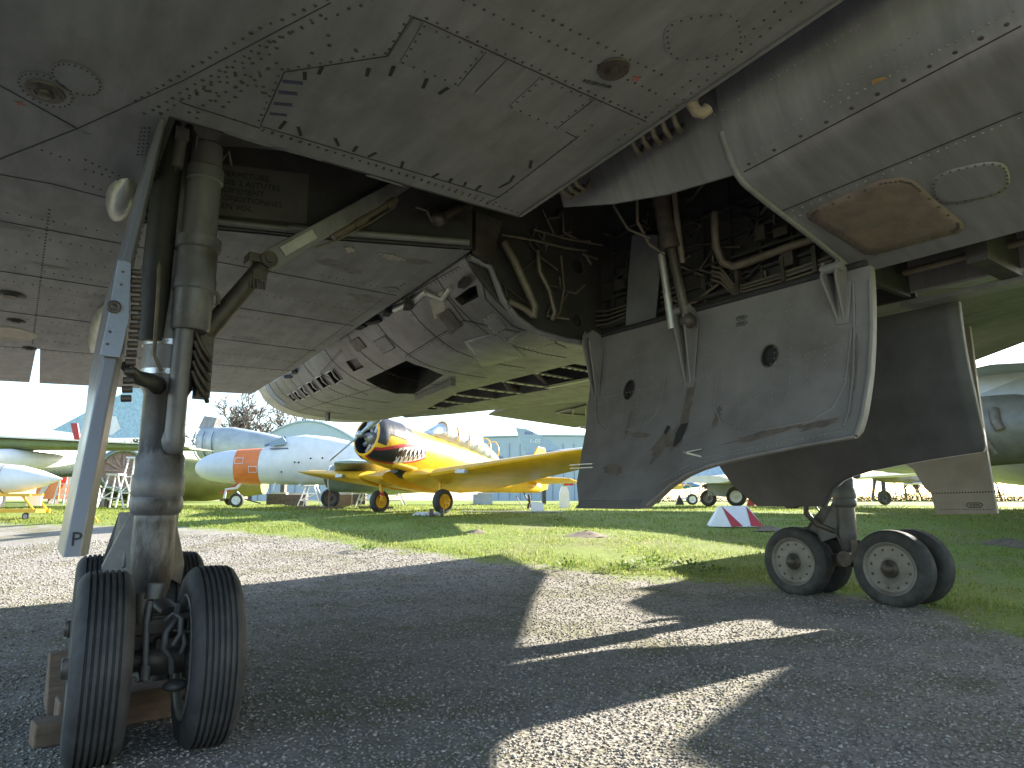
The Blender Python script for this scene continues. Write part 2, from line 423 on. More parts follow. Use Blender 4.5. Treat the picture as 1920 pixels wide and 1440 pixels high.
def elevon(x0, x1, rake=0.0):
    m = MB(); p = []
    for x, s in ((x0, 1), (x1, -1)):
        yh, yt = hinge(x) + 0.018, te(x)
        p.append([(x, yh, wz(yh)), (x + s * rake, yt, wz(yt)), (x + s * rake, yt, wz(yt) + .018), (x, yh, wz(yh) + (.12 if x < 0.4 else .17))])
    m.loft(p, True, True, False)
    o = m.build('elevon', M['skin2'], bomber); mirror_mesh(o, 'elevon', bomber, XC); return o
elevon(0.16, 2.43, 0.06); elevon(-2.0, 0.13, -0.0); elevon(-4.19, -2.03)

# wheel-bay box in the wing
def bay_box():
    m = MB(); zt = 3.36
    def wall(p, q, t, zlo=None):
        d = Vector((q[0] - p[0], q[1] - p[1], 0)); n = Vector((d.y, -d.x, 0)).normalized() * t
        a = [Vector((p[0], p[1], wz(p[1]) + .006)), Vector((q[0], q[1], wz(q[1]) + .006)), Vector((q[0], q[1], zt)), Vector((p[0], p[1], zt))]
        m.prism(a, n)
    wall(B_, A_, .03); wall(A_, E_, .03); wall(E_, D_, .03); wall(D_, C_, .03)
    m.prism([(x, y, zt) for x, y in (A_, B_, C_, D_, E_)], (0, 0, .03))
    return m
bb = bay_box().build('wheel_bay', M['baygrey'], bomber); mirror_mesh(bb, 'wheel_bay', bomber, XC)
# stringers, ledge and lettered plate on the bay's rear wall
m = MB()
for k in range(5):
    x = 0.75 + 0.36 * k
    m.box((x, 3.72, 3.31), (.03, .75, .05))
m.box((1.2, 3.75, 3.27), (1.6, .035, .06))
m.build('bay_stringer', M['baygrey'], bomber)
dE = Vector((D_[0] - E_[0], D_[1] - E_[1], 0)); dE.normalize(); nE = Vector((dE.y, -dE.x, 0))
if nE.y > 0: nE = -nE
def on_rear(u, z, off=0.0): return Vector((E_[0], E_[1], z)) + dE * u + nE * (off + .031)
m = MB(); m.prism([on_rear(.12, 2.80, .004), on_rear(1.0, 2.82, .004), on_rear(1.0, 3.16, .004), on_rear(.12, 3.14, .004)], nE * .006)
plate = m.build('stencil_plate', mat('bay_plate', (.085, .08, .075), .6, 0, .2, 5), bomber)
m = MB(); m.tube([on_rear(.0, 2.755, .02), on_rear(.98, 2.765, .02)], .022, 8); m.tube([Vector((1.3, 4.16, 2.77)), Vector((2.4, 3.74, 2.80))], .024, 8)
m.build('bay_edge_rail', M['skin2'], bomber)

def text_mesh(name, txt, size, origin, ux, uy, material, parent, depth=0.0015, align='CENTER'):
    c = bpy.data.curves.new(name, 'FONT'); c.body = txt; c.size = size; c.align_x = align; c.align_y = 'CENTER'; c.extrude = depth; c.resolution_u = 2
    o = bpy.data.objects.new(name, c); COL.objects.link(o)
    dg = bpy.context.evaluated_depsgraph_get(); dg.update()
    me = bpy.data.meshes.new_from_object(o.evaluated_get(dg)); bpy.data.objects.remove(o); bpy.data.curves.remove(c)
    ux = Vector(ux).normalized(); uy = Vector(uy).normalized(); uz = ux.cross(uy)
    R = Matrix((ux, uy, uz)).transposed().to_4x4(); R.translation = Vector(origin); me.transform(R)
    me.materials.clear(); me.materials.append(material)
    o = bpy.data.objects.new(name, me); COL.objects.link(o); o.parent = parent
    if 'inv' in parent: o.matrix_parent_inverse = Matrix.Translation(-parent.location)
    return o
for k, t in enumerate(('NE FERMETURE', 'DE VOIE 2 ASTUTES', 'EQUIPEMENT', 'DES CONDITIONNES', 'EN VOL')):
    text_mesh('stencil_text', t, .052, on_rear(.58 + .02 * (k % 2), 3.085 - .054 * k, .0115), dE, (0, 0, 1), M['ink'], plate)

# grime films: thin irregular patches of old oil and dirt on the wing skin
grime = mat('old_grime', (.145, .14, .126), .6, 0, .35, 14); gblue = mat('sealant_patch', (.15, .153, .158), .55, 0, .2, 12)
def wfilm(px, py, rx, ry, rot, material, seed, nm='grime_patch'):
    c = onw(px, py); m = MB(); P = []
    for i in range(26):
        a = 2 * PI * i / 26; k = 1 + .55 * noise.noise(Vector((math.cos(a) * 1.6, math.sin(a) * 1.6, seed * 3.7)))
        u, v = rx * math.cos(a) * k, ry * math.sin(a) * k; x, y = c.x + u * math.cos(rot) - v * math.sin(rot), c.y + u * math.sin(rot) + v * math.cos(rot); P.append((x, y, wz(y) - .0007))
    m.add(P, [list(range(26))]); return m.build(nm, material, bomber)
for i, a in enumerate(((375, 203, .06, .025, .1), (470, 262, .16, .018, -.03), (560, 288, .14, .015, -.03), (720, 338, .12, .012, 0.0))): wfilm(*a, gblue, i)
for i, a in enumerate(((145, 243, .05, .02, .3), (100, 500, .10, .03, 0), (20, 425, .12, .03, 0), (640, 500, .22, .06, .2), (780, 490, .12, .05, -.3), (690, 560, .16, .08, .1))): wfilm(*a, grime, 20 + i)
for a, b, c_ in (((1043, 772), (1098, 757), (1098, 776)),):
    m = MB(); A, B, Cc = [onw(*q_) + Vector((0, 0, -.02)) for q_ in (a, b, c_)]; m.tube([A, B, Cc, A, A.lerp(Cc, .55), B.lerp(A, .4)], .016, 5); m.build('port_bay_frame', M['alu'], bomber)
# ---- rivets, seams, panels and marks under the wing
def hexrivet(mb, c, n, r=.007, h=.003):
    n = Vector(n).normalized(); u = n.orthogonal().normalized(); w_ = n.cross(u); c = Vector(c)
    a = [c + (u * math.cos(PI / 3 * i) + w_ * math.sin(PI / 3 * i)) * r for i in range(6)]
    b = [p + n * h - (p - c) * .35 for p in a]
    mb.add(a + b, [tuple(range(6, 12))] + [(i, (i + 1) % 6, 6 + (i + 1) % 6, 6 + i) for i in range(6)])
DN = Vector((0, -WB, -1)).normalized()
rv = MB()
def rivet_row(a, b, step=.045, r=.007, mb=None, jit=.0):
    a = onw(*a); b = onw(*b); n = max(1, int((b - a).length / step))
    for i in range(n + 1):
        p = a.lerp(b, i / n); p = Vector((p.x + rnd.uniform(-jit, jit), p.y + rnd.uniform(-jit, jit), 0)); p.z = wz(p.y)
        hexrivet(rv if mb is None else mb, p, DN, r * rnd.uniform(.8, 1.2))
sq = MB()
def seam(pts, wd=.004, d=.0022):
    P = [onw(*p) for p in pts]
    for a, b in zip(P[:-1], P[1:]):
        t = (b - a).normalized(); s = t.cross(DN).normalized() * wd * .5
        q = [a - s, b - s, b + s, a + s]; sq.prism([p + DN * .0004 for p in q], DN * (d * rnd.uniform(.8, 1.2)))
for a, b in (((255, 190), (470, 62)), ((470, 62), (700, -40)), ((272, 214), (505, 78)), ((505, 78), (745, -20)), ((300, 212), (520, 92)), ((340, 186), (600, 28)), ((380, 196), (520, 118)), ((420, 200), (500, 130))):
    rivet_row(a, b, .05, .0085, None, .005)
for _ in range(34):
    t = rnd.random(); x = 300 + 330 * t + rnd.uniform(-20, 60); y = 205 - 150 * t + rnd.uniform(-5, 40)
    if x < 500 or y < 100: rivet_row((x, y), (x + 1, y), 1, .008)
seam([(488, 236), (533, 135), (725, 105), (773, 31), (795, 39), (1212, 228)]); seam([(488, 236), (935, 370)]); seam([(935, 370), (1082, 258), (1060, 247), (1129, 190)])
seam([(340, 192), (488, 240)]); seam([(910, 384), (940, 366)], .004)
seam([(0, 160), (145, 241), (-5, 300)]); seam([(145, 241), (345, 150), (620, 5)], .003); seam([(0, 327), (100, 345), (215, 375)], .004)
for a, b in (((486, 226), (528, 130)), ((540, 129), (722, 99)), ((730, 92), (768, 30)), ((492, 245), (930, 379)), ((420, 218), (970, 398)), ((800, 35), (1210, 220)), ((870, 0), (1230, 175)), ((1000, 20), (1240, 140))):
    rivet_row(a, b, .045, .0075, None, .002)
for a, b in (((1545, -30), (1180, 270)), ((1515, -30), (1160, 262)), ((1230, 250), (985, 402)), ((1110, 235), (950, 360))):
    rivet_row(a, b, .05, .006)
for a, b in (((160, 300), (235, 335)), ((160, 318), (250, 345)), ((160, 345), (230, 370)), ((265, 240), (258, 290)), ((272, 240), (266, 290)), ((280, 240), (275, 290)), ((60, 275), (130, 300))):
    rivet_row(a, b, .035, .006)
for yy, dx in [(4.7 + .29 * k, k) for k in range(10)]:
    x = -0.9
    while x < 2.36:
        if not (rnd.random() < .1 or noise.noise(Vector((x * 1.3, yy * 2, 5))) > .12): hexrivet(rv, (x, yy + .02 * (x - .5) * (dx % 2), wz(yy)), DN, .005)
        x += .055
for xx in (.06, .62, 1.32, 2.33):
    y = 4.55
    while y < 7.45:
        hexrivet(rv, (xx + .012 * (y - 4.5), y, wz(y)), DN, .0075); y += .05
for y in (7.66, 8.95):
    x = -1.0
    while x < 2.35: hexrivet(rv, (x, y - .1 * (x - .3) - .0 * x, wz(y - .1 * (x - .3))), DN, .006); x += .06
rv.build('rivets', M['rivet'], bomber, kind='stuff')
for yy in (4.85, 5.7, 6.6):
    a = Vector((-1, yy, wz(yy))); b = Vector((2.4, yy - .05, wz(yy - .05))); s = Vector((0, .003, 0))
    sq.prism([a - s + DN * .0005, b - s + DN * .0005, b + s + DN * .0005, a + s + DN * .0005], DN * .002)
sq.build('panel_seams', M['gap'], bomber)

def wing_panel(pts, material=None, t=.004, rim=None, r=.007, name='access_panel'):
    P = [onw(*p) for p in pts]
    m = MB(); m.prism([p + DN * .0006 for p in P], DN * t); o = m.build(name, material or M['skin2'], bomber)
    if rim:
        q = MB(); c = sum(P, Vector()) / len(P)
        for a, b in zip(P, P[1:] + P[:1]):
            n = max(1, round((b - a).length / rim))
            for i in range(n):
                p = a.lerp(b, i / n); hexrivet(q, p.lerp(c, .08) + DN * t, DN, r)
        k = q.build('rivets', M['rivet'], o, kind='stuff')
    return o
wing_panel([(793, 42), (910, 95), (856, 160), (749, 117)], None, .004, .055)
wing_panel([(912, 96), (947, 110), (885, 173), (858, 161)], None, .006)
wing_panel([(950, 111), (987, 127), (927, 190), (890, 174)], None, .003)
wing_panel([(1015, 143), (1113, 184), (1042, 240), (953, 200)], None, .004, .055)
wing_panel([(1115, 185), (1128, 191), (1060, 246), (1044, 240)], None, .006)
wing_panel([(777, 33), (792, 40), (747, 117), (728, 106)], None, .005)
def oval(cx, cy, rx, ry, n=20, rot=0, sq_=1.0):
    out = []
    for i in range(n):
        a = 2 * PI * i / n; c, s = math.cos(a), math.sin(a)
        e = (abs(c) ** sq_ + abs(s) ** sq_) ** (-1 / sq_) if sq_ != 1.0 else 1
        x, y = rx * c * e, ry * s * e
        out.append((cx + x * math.cos(rot) - y * math.sin(rot), cy + x * math.sin(rot) + y * math.cos(rot)))
    return out
wing_panel(oval(1320, 68, 74, 42, 24, -.15, 3.5), None, .004, .09, .006)
wing_panel(oval(143, 148, 52, 26, 24, .42), None, .003, .09, .006)
wing_panel(oval(85, 168, 58, 27, 24, .42), None, .003, .1, .006)
for px, py, s in ((85, 170, 1.0), (1150, 128, .95)):
    c = onw(px, py); m = MB(); m.lathe([(0.004, .075 * s), (.012, .072 * s), (.014, .04 * s), (.010, .036 * s), (.012, .028 * s), (.026, .026 * s), (.030, .012 * s)], c, DN, 24)
    sharp(m.build('jacking_plug', M['grease'], bomber))
    m = MB()
    for i in range(6): hexrivet(m, c + Vector((.057 * s * math.cos(i * PI / 3), .057 * s * math.sin(i * PI / 3), 0)) + DN * .012, DN, .007)
    m.build('rivets', M['rivet'], bomber, kind='stuff')
for px, py in ((38, 194), (1193, 147)):
    c = onw(px, py); m = MB(); P = []
    for i in range(8):
        r = .028 if i % 2 == 0 else .009; P.append(c + Vector((r * math.cos(i * PI / 4 + .3), r * math.sin(i * PI / 4 + .3), 0)))
    m.prism([p + DN * .001 for p in P], DN * .001); m.build('star_mark', M['star'], bomber)
m = MB()
for px, py, ln, a, wd in ((549, 154, .085, 0, .022), (540, 174, .08, 0, .022), (531, 195, .08, 0, .022), (522, 214, .075, 0, .018)):
    c = onw(px, py); u = (onw(px + 10, py + 1) - c).normalized(); s = u.cross(DN).normalized() * wd / 2; u *= ln / 2
    m.prism([c - u - s + DN * .001, c + u - s + DN * .001, c + u + s + DN * .001, c - u + s + DN * .001], DN * .001)
m.build('tape_strip', M['inkb'], bomber)
m = MB()
for px, py in ((530, 234), (562, 246), (632, 266), (666, 279), (698, 290), (797, 156), (832, 170), (690, 135), (735, 133), (572, 142), (601, 132), (754, 309), (816, 329), (845, 338), (872, 345), (897, 352), (995, 308), (960, 335), (945, 347)):
    c = onw(px, py); a = rnd.uniform(.9, 1.9); u = Vector((math.cos(a), math.sin(a), 0)); s = Vector((-u.y, u.x, 0)) * .009; u *= rnd.uniform(.018, .04)
    q = [c - u - s, c + u - s * .7, c + u + s, c - u + s]
    m.prism([Vector((p.x, p.y, wz(p.y))) + DN * .0012 for p in q], DN * .0008)
m.build('brush_mark', M['ink'], bomber)
text_mesh('stencil_text', 'RESERVOIR', .03, pw(1120, 157, .003), (onw(1150, 165) - onw(1100, 153)), (-DN).cross(onw(1150, 165) - onw(1100, 153)) * -1, M['ink'], bomber, .0008)

# blisters over the elevon jacks, drain caps
def blister(x, y0, y1, wdt, h):
    m = MB(); rings = []
    for k in range(13):
        t = k / 12; y = y0 + (y1 - y0) * t; s = max(.03, math.sin(PI * min(1, t ** .7))) ** .8
        rings.append([(x + wdt * s * math.cos(PI * i / 10), y, wz(y) + .01 - h * s * math.sin(PI * i / 10)) for i in range(11)])
    m.loft(rings, False, False); o = m.build('elevon_jack_blister', M['alu'], bomber); mirror_mesh(o, 'elevon_jack_blister', bomber, XC)
    q = MB()
    for k in range(6):
        p = rings[3 + k][2]; hexrivet(q, p, (1, 0, -1), .006)
    q.build('rivets', M['rivet'], o, kind='stuff')
blister(.375, 3.95, 4.5, .075, .13); blister(.56, 5.95, 7.55, .10, .17)
for px, py, r in ((20, 553, .10), (30, 602, .07), (55, 653, .06)):
    c = onw(px, py); m = MB(); m.lathe([(.001, r), (.010, r * .9), (.012, r * .5), (.02, r * .45)], c, DN, 18); m.build('drain_cap', M['grease'], bomber)
c = onw(18, 625); m = MB(); m.lathe([(.001, .2), (.006, .19), (.006, .15), (.004, .148)], c, DN, 24); m.build('filler_ring', mat('filler_cream', (.45, .38, .29), .6), bomber)
for pts in ([(645, 463), (662, 463), (668, 470), (650, 474)], [(705, 473), (740, 478), (765, 488), (730, 488)]):
    wing_panel(pts, mat('pale_patch', (.30, .27, .235), .6), .004, .05, .005)
c = onw(735, 543); m = MB(); m.lathe([(.001, .06), (.006, .055), (.006, .035), (.003, .033)], c, DN, 18); m.build('drain_cap', M['skin2'], bomber)
m = MB(); m.tube([(2.39, y, wz(y) + .012) for y in np.linspace(3.8, 8.6, 14)], .012, 5); m.build('root_fillet', M['skin2'], bomber)
# root edge strip along the wing, ahead of the bay
m = MB(); m.prism([(2.42, -2.4, wz(-2.4) - .012), (2.42, 3.2, wz(3.2) - .012), (2.448, 3.2, wz(3.2) + .10), (2.448, -2.4, wz(-2.4) + .10)], (.02, 0, 0))
m.build('root_edge_strip', M['skin2'], bomber)

# ---- fuselage ahead of the bay (two halves either side of the keel trough)
def cr(pts, n=5):                          # smooth a section line
    P = [Vector((a, b, 0)) for a, b in pts]; out = []
    for i in range(len(P) - 1):
        p0, p1, p2, p3 = P[max(i - 1, 0)], P[i], P[i + 1], P[min(i + 2, len(P) - 1)]
        for k in range(n):
            t = k / n; out.append(.5 * ((2 * p1) + (p2 - p0) * t + (2 * p0 - 5 * p1 + 4 * p2 - p3) * t * t + (3 * p1 - p0 - 3 * p2 + p3) * t ** 3))
    out.append(P[-1]); return [(p.x, p.y) for p in out]
SEC = cr([(2.60, 3.35), (2.585, 3.05), (2.63, 2.82), (2.74, 2.63), (2.92, 2.565), (3.10, 2.525), (3.33, 2.475), (3.56, 2.42), (3.70, 2.385), (3.84, 2.345)], 4); NSEC = len(SEC)
SEC = SEC + [(3.85, 2.355), (3.85, 2.86), (4.155, 2.86), (4.155, 3.9), (3.1, 3.9), (2.7, 3.6)]
def front_half():
    rings = []
    for y in np.linspace(1.84, -9, 16):
        t = (1.84 - y); rings.append([])
        tp = max(.15, 1 - max(0, (-y - 1) / 9.5) ** 1.8)
        for x, z in SEC:
            up = .07 * t * sm((z - 2.34) / .25)
            rings[-1].append((XC - (XC - x) * tp, y, 3.1 + (z + min(up, .6) - 3.1) * tp))
    m = MB(); m.loft(rings); return m
ff = sharp(front_half().build('forward_fuselage', M['belly'], bomber)); f2 = mirror_mesh(ff, 'forward_fuselage', bomber, XC)
def front_surf(px, py):                   # where a sight line meets the near front belly
    def f(p):
        t = 1.84 - p.y
        best = -9
        for (xa, za), (xb, zb) in zip(SEC[:NSEC - 1], SEC[1:NSEC]):
            ua = .07 * t * sm((za - 2.34) / .25); ub = .07 * t * sm((zb - 2.34) / .25)
            if min(xa, xb) <= p.x <= max(xa, xb): best = max(best, p.z - (za + ua + (zb + ub - za - ua) * ((p.x - xa) / (xb - xa) if xb != xa else 0)))
        return best if best > -9 else (-.5 if p.x < 2.6 else -.5)
    return on_fn(px, py, f, .8, 9, 300)
def surf_panel(pts, material, name, parent, off=.004, t=.005, rim=None, r=.009, fn=front_surf, rm='rivet'):
    P = [fn(*p) for p in pts]; c = sum(P, Vector()) / len(P)
    n = sum(((P[i] - c).cross(P[(i + 1) % len(P)] - c) for i in range(len(P))), Vector()).normalized()
    if n.z > 0: n = -n
    m = MB(); a = [p + n * off for p in P]; k = len(P); cx, cy = sum(p[0] for p in pts) / k, sum(p[1] for p in pts) / k
    rings = [[p - n * .012 for p in a], a] + [[fn(cx + (p[0] - cx) * q_, cy + (p[1] - cy) * q_) + n * off for p in pts] for q_ in (.8, .6, .4, .2, .03)]
    m.loft(rings, True, False); m.add(rings[-1], [list(range(k))])
    o = m.build(name, material, parent)
    if rim:
        q = MB()
        for i in range(k):
            A, B = a[i], a[(i + 1) % k]; nn = max(1, round((B - A).length / rim))
            for j in range(nn): hexrivet(q, A.lerp(B, j / nn).lerp(c, .07) + n * .0005, n, r)
        q.build('rivets', M[rm], o, kind='stuff')
    return o
def sub(pts, k=4):
    out = []
    for a, b in zip(pts, pts[1:] + pts[:1]):
        for i in range(k): out.append((a[0] + (b[0] - a[0]) * i / k, a[1] + (b[1] - a[1]) * i / k))
    return out
surf_panel(sub([(1512, 400), (1522, 392), (1650, 338), (1690, 332), (1712, 337), (1730, 352), (1806, 418), (1808, 428), (1795, 436), (1640, 477), (1622, 476), (1515, 410)]), M['rust'], 'rusted_access_panel', bomber, .006, rim=.065, r=.008)
surf_panel(sub(oval(1820, 343, 75, 33, 28, -.22, 3.2), 1), M['belly'], 'access_panel', bomber, .004, rim=.06, r=.0055)
q = MB(); sq = MB()
def srow(a, b, n, mb, r=.006):
    for i in range(n + 1):
        t = i / n; p = front_surf(a[0] + (b[0] - a[0]) * t, a[1] + (b[1] - a[1]) * t); hexrivet(mb, p, (-.4, 0, -1), r * rnd.uniform(.8, 1.2))
def sseam(a, b, n, wd=.006):
    P = [front_surf(a[0] + (b[0] - a[0]) * i / n, a[1] + (b[1] - a[1]) * i / n) + Vector((-.001, 0, -.002)) for i in range(n + 1)]; sq.tube(P, wd * .4, 4)
sseam((1395, 322), (1915, 48), 14); sseam((1467, 395), (1918, 209), 14)
big = MB()
for t in np.linspace(0.03, .97, 11): srow((1388 + 515 * t, 316 - 278 * t), (1389 + 515 * t, 316 - 278 * t), 1, big, .0095)
srow((1470, 402), (1910, 222), 26, q); srow((1400, 300), (1720, 60), 22, q, .006); srow((1560, 200), (1900, 20), 22, q, .006); srow((1340, 215), (1640, 30), 20, q, .005)
srow((1480, 412), (1560, 380), 8, q, .006)
for _ in range(60): srow((rnd.uniform(1400, 1700), rnd.uniform(90, 280)), (1500, 200), 0 or 1, MB()) if False else None
q.build('rivets', M['rivetl'], bomber, kind='stuff'); big.build('rivets', M['rivet'], bomber, kind='stuff'); sq.build('panel_seams', M['gap'], bomber)
c = front_surf(1650, 150); m = MB(); P = [c + Vector(d) for d in ((-.03, .02, 0), (.0, .03, 0), (.02, .0, 0), (.0, -.03, 0), (-.02, -.01, 0))]
m.prism([p + Vector((-.002, 0, -.004)) for p in P], (0, 0, -.001)); m.build('paint_chip', mat('ochre', (.35, .22, .09), .7), bomber)

# side skin above the bay mouth, and the flange of the front bay bulkhead
m = MB()
lo = [(2.735, 1.835, 2.635), (2.74, 2.3, 2.70), (2.735, 2.7, 2.79), (2.70, 3.10, 2.905)]; hi = [(2.60, 1.835, 3.3), (2.60, 2.3, 3.3), (2.60, 2.7, 3.3), (2.58, 3.10, 3.3)]
mid = [(2.63, y, z + .22) for (x, y, z) in lo]
m.loft([[a, b, c_, (c_[0] + .02, c_[1], c_[2]), (b[0] + .02, b[1], b[2]), (a[0] + .015, a[1], a[2])] for a, b, c_ in zip(lo, mid, hi)])
sk = sharp(m.build('side_skin', M['belly'], bomber)); mirror_mesh(sk, 'side_skin', bomber, XC)
q = MB()
for k in range(16):
    y = 1.9 + .075 * k; z = 2.635 + (y - 1.84) * .2; hexrivet(q, (2.735, y, z + .03), (-1, 0, -.4), .007)
    hexrivet(q, (2.69, y, z + .12), (-1, 0, -.4), .006)
q.build('rivets', M['rivet'], sk, kind='stuff')
m = MB(); P = [(x, 1.85, z) for x, z in SEC[8:NSEC]]; m.tube(P, .018, 6); m.build('bulkhead_flange', M['skin2'], bomber)
# pipes in the slot between wing and fuselage
m = MB()
for k in range(5):
    y0 = 2.0 + .07 * k; m.tube([(2.43, y0, 3.0), (2.50, y0 + .02, 2.90), (2.58, y0 + .05, 2.89), (2.64, y0 + .08, 2.98)], .014, 6)
for k in range(3):
    y0 = 2.75 + .06 * k; m.tube([(2.43, y0, 2.95), (2.50, y0, 2.86), (2.6, y0 + .04, 2.87), (2.66, y0 + .06, 2.95)], .013, 6)
m.build('slot_pipe', M['pipe'], bomber)
c = onw(1293, 190); m = MB()
m.tube([(c.x + .03, c.y, c.z + .16), (c.x + .025, c.y, c.z + .05), (c.x + .02, c.y - .0, c.z - .015), (c.x + .03, c.y - .015, c.z - .05), (c.x + .055, c.y - .03, c.z - .055), (c.x + .075, c.y - .04, c.z - .035)], [.026, .027, .028, .028, .028, .029], 12); m.tube([(c.x + .074, c.y - .039, c.z - .036), (c.x + .078, c.y - .042, c.z - .031)], [.031, .031], 12)
m.build('duct_elbow', mat('duct_cream', (.33, .27, .19), .6, dirt=(.1, .07, .05), dirt_amt=.6), bomber)

# ---- bay in the fuselage: roof, keel wall, aft bulkhead
m = MB()
m.box((3.05, 2.85, 3.42), (1.6, 2.2, .04)); m.build('bay_roof', M['dark'], bomber)
m = MB(); m.box((3.78, 2.88, 2.89), (.03, 2.1, 1.12))
kw = m.build('keel_wall', M['baygrey'], bomber); mirror_mesh(kw, 'keel_wall', bomber, XC)
m = MB()
for z, d in ((2.42, .07), (2.52, .03), (2.64, .05), (2.80, .03), (3.0, .04)):
    m.box((3.765 - d / 2, 2.84, z), (d, 1.96, .018))
for k in range(9): m.box((3.745, 1.95 + .22 * k, 2.75), (.03, .016, .85))
m.build('keel_stringer', M['baygrey'], bomber)
m = MB()
for k in range(26):
    for r_ in range(2): hexrivet(m, (3.763, 2.2 + .045 * k - .0 * r_, 2.56 + .045 * r_), (-1, 0, 0), .012, .006)
m.build('rivets', M['grease'], bomber, kind='stuff')
m = MB()
def kp(px, py, x=3.70): return onx(px, py, x)
for k in range(4):
    y = 448 + 9 * k
    m.tube([kp(1335, 500 + 8 * k), kp(1352, 503 + 9 * k), kp(1375, 533 + 6 * k), kp(1395, 535 + 6 * k), kp(1480, 508 + 8 * k), kp(1560, 480 + 9 * k)], .0095, 6)
m.build('keel_pipe', M['pipe'], bomber)
m = MB(); m.tube([kp(1340, 398, 3.55), kp(1340, 430, 3.55), kp(1343, 465, 3.6), kp(1355, 492, 3.65), kp(1375, 500, 3.66), kp(1395, 494, 3.66), kp(1480, 462, 3.68), kp(1555, 440, 3.7)], .026, 10)
m.build('bleed_air_pipe', M['pipe'], bomber)
m = MB()
for px in (1385, 1470, 1530): c = kp(px, 530 - (px - 1385) * .3); m.box(c, (.05, .025, .16))
m.build('pipe_clamp', M['grease'], bomber)
m = MB(); m.prism([kp(1185, 440, 3.66), kp(1232, 440, 3.66), kp(1236, 520, 3.66), kp(1228, 606, 3.66), kp(1172, 625, 3.66), kp(1178, 520, 3.66)], (.006, 0, 0))
m.build('blanking_plate', M['panelblue'] if 'panelblue' in M else M['skin2'], bomber)
m = MB()
for k in range(4): m.tube([kp(1110, 585 + 9 * k), kp(1140, 583 + 8 * k), kp(1175, 572 + 7 * k)], .008, 5)
for k in range(3): m.tube([kp(1240, 548 + 10 * k), kp(1275, 535 + 9 * k)], .008, 5)
m.build('keel_pipe', M['pipe'], bomber)

r7 = random.Random(77)
for k in range(30):                        # small bore plumbing and looms over the keel wall
    y0 = r7.uniform(2.0, 3.6); z0 = r7.uniform(2.45, 3.2); P = [Vector((3.74, y0, z0))]
    for j in range(r7.randint(3, 5)):
        P.append(P[-1] + Vector((r7.uniform(-.03, .03), r7.choice((-1, 0, 1)) * r7.uniform(.05, .22), r7.choice((-1, 0, 1)) * r7.uniform(.04, .16)))); P[-1].x = min(3.75, max(3.6, P[-1].x)); P[-1].z = min(3.3, max(2.4, P[-1].z)); P[-1].y = min(3.78, max(1.95, P[-1].y))
    m = MB(); m.tube(P, r7.uniform(.005, .014), 6); m.build('loom', r7.choice((M['pipe'], M['grease'], M['hose'])), kw)
for k in range(9):
    m = MB(); c = Vector((3.72, r7.uniform(2.1, 3.7), r7.uniform(2.5, 3.1))); m.box(c, (.07, r7.uniform(.05, .12), r7.uniform(.05, .12))); m.build('junction_box', r7.choice((M['grease'], M['baygrey'])), kw, bevel=.004)
for k in range(14):                        # and on the aft bulkhead
    x0 = r7.uniform(2.75, 3.7); z0 = r7.uniform(2.5, 3.3); P = [Vector((x0, 3.84, z0))]
    for j in range(r7.randint(2, 4)):
        P.append(P[-1] + Vector((r7.choice((-1, 0, 1)) * r7.uniform(.04, .16), r7.uniform(-.03, .0), r7.uniform(-.2, .1)))); P[-1].x = min(3.75, max(2.8, P[-1].x)); P[-1].z = min(3.35, max(2.42, P[-1].z))
    m = MB(); m.tube(P, r7.uniform(.004, .012), 6); m.build('loom', r7.choice((M['pipe'], M['grease'])), bomber)
def ab(px, py, y=3.83): return ony(px, py, y)
m = MB(); m.prism([(2.46, 3.87, 2.75), (2.62, 3.87, 2.60), (2.80, 3.87, 2.44), (3.08, 3.87, 2.33), (3.42, 3.87, 2.28), (3.80, 3.87, 2.27), (3.80, 3.87, 3.42), (2.46, 3.87, 3.42)], (0, .03, 0))
o = m.build('aft_bulkhead', M['baygrey'], bomber)
cs = []
for px, py, r in ((1086, 497, .062), (1086, 600, .05), (853, 449, .03)):
    c = ab(px, py, 3.85); q = MB(); q.cyl((c.x, 3.8, c.z), (c.x, 4.2, c.z), r, n=20); cs.append(q.build('hole', M['dark'], None))
cut(o, cs)
m = MB()
m.tube([ab(945, 455, 3.8), ab(965, 490, 3.76), ab(990, 545, 3.76), ab(1003, 575, 3.76), ab(1000, 595, 3.77)], .030, 10)
m.tube([ab(955, 565, 3.79), ab(985, 580, 3.78), ab(1000, 592, 3.77)], .022, 8)
m.build('bleed_air_pipe', M['pipe'], bomber)
m = MB()
m.tube([ab(1008, 470, 3.79), ab(1012, 510, 3.77), ab(1030, 545, 3.77), ab(1040, 585, 3.76), ab(1035, 600, 3.77)], .017, 8)
m.tube([ab(1052, 480, 3.80), ab(1058, 540, 3.78), ab(1050, 585, 3.78), ab(1040, 598, 3.78)], .009, 6)
m.tube([ab(940, 440, 3.80), ab(1000, 450, 3.78), ab(1060, 465, 3.78), ab(1100, 470, 3.78)], .011, 6)
m.tube([ab(1000, 430, 3.80), ab(1060, 447, 3.78), ab(1130, 460, 3.78)], .009, 6)
m.build('hydraulic_pipe', M['pipe'], bomber)
m = MB(); m.tube([ab(880, 482, 3.84), ab(918, 500, 3.84), ab(930, 530, 3.84), ab(943, 562, 3.84), ab(968, 595, 3.84), ab(1005, 622, 3.84), ab(1060, 638, 3.84), ab(1107, 645, 3.84)], .024, 8)
m.build('bulkhead_flange', M['skin2'], bomber)
m = MB(); m.prism([ab(885, 400, 3.8), ab(935, 420, 3.8), ab(912, 495, 3.8), ab(885, 475, 3.8)], (0, -.05, 0)); m.box(ab(852, 425, 3.86), (.22, .05, .16)); m.box(ab(835, 405, 3.8), (.3, .06, .03))
m.build('bulkhead_bracket', M['grease'], bomber)
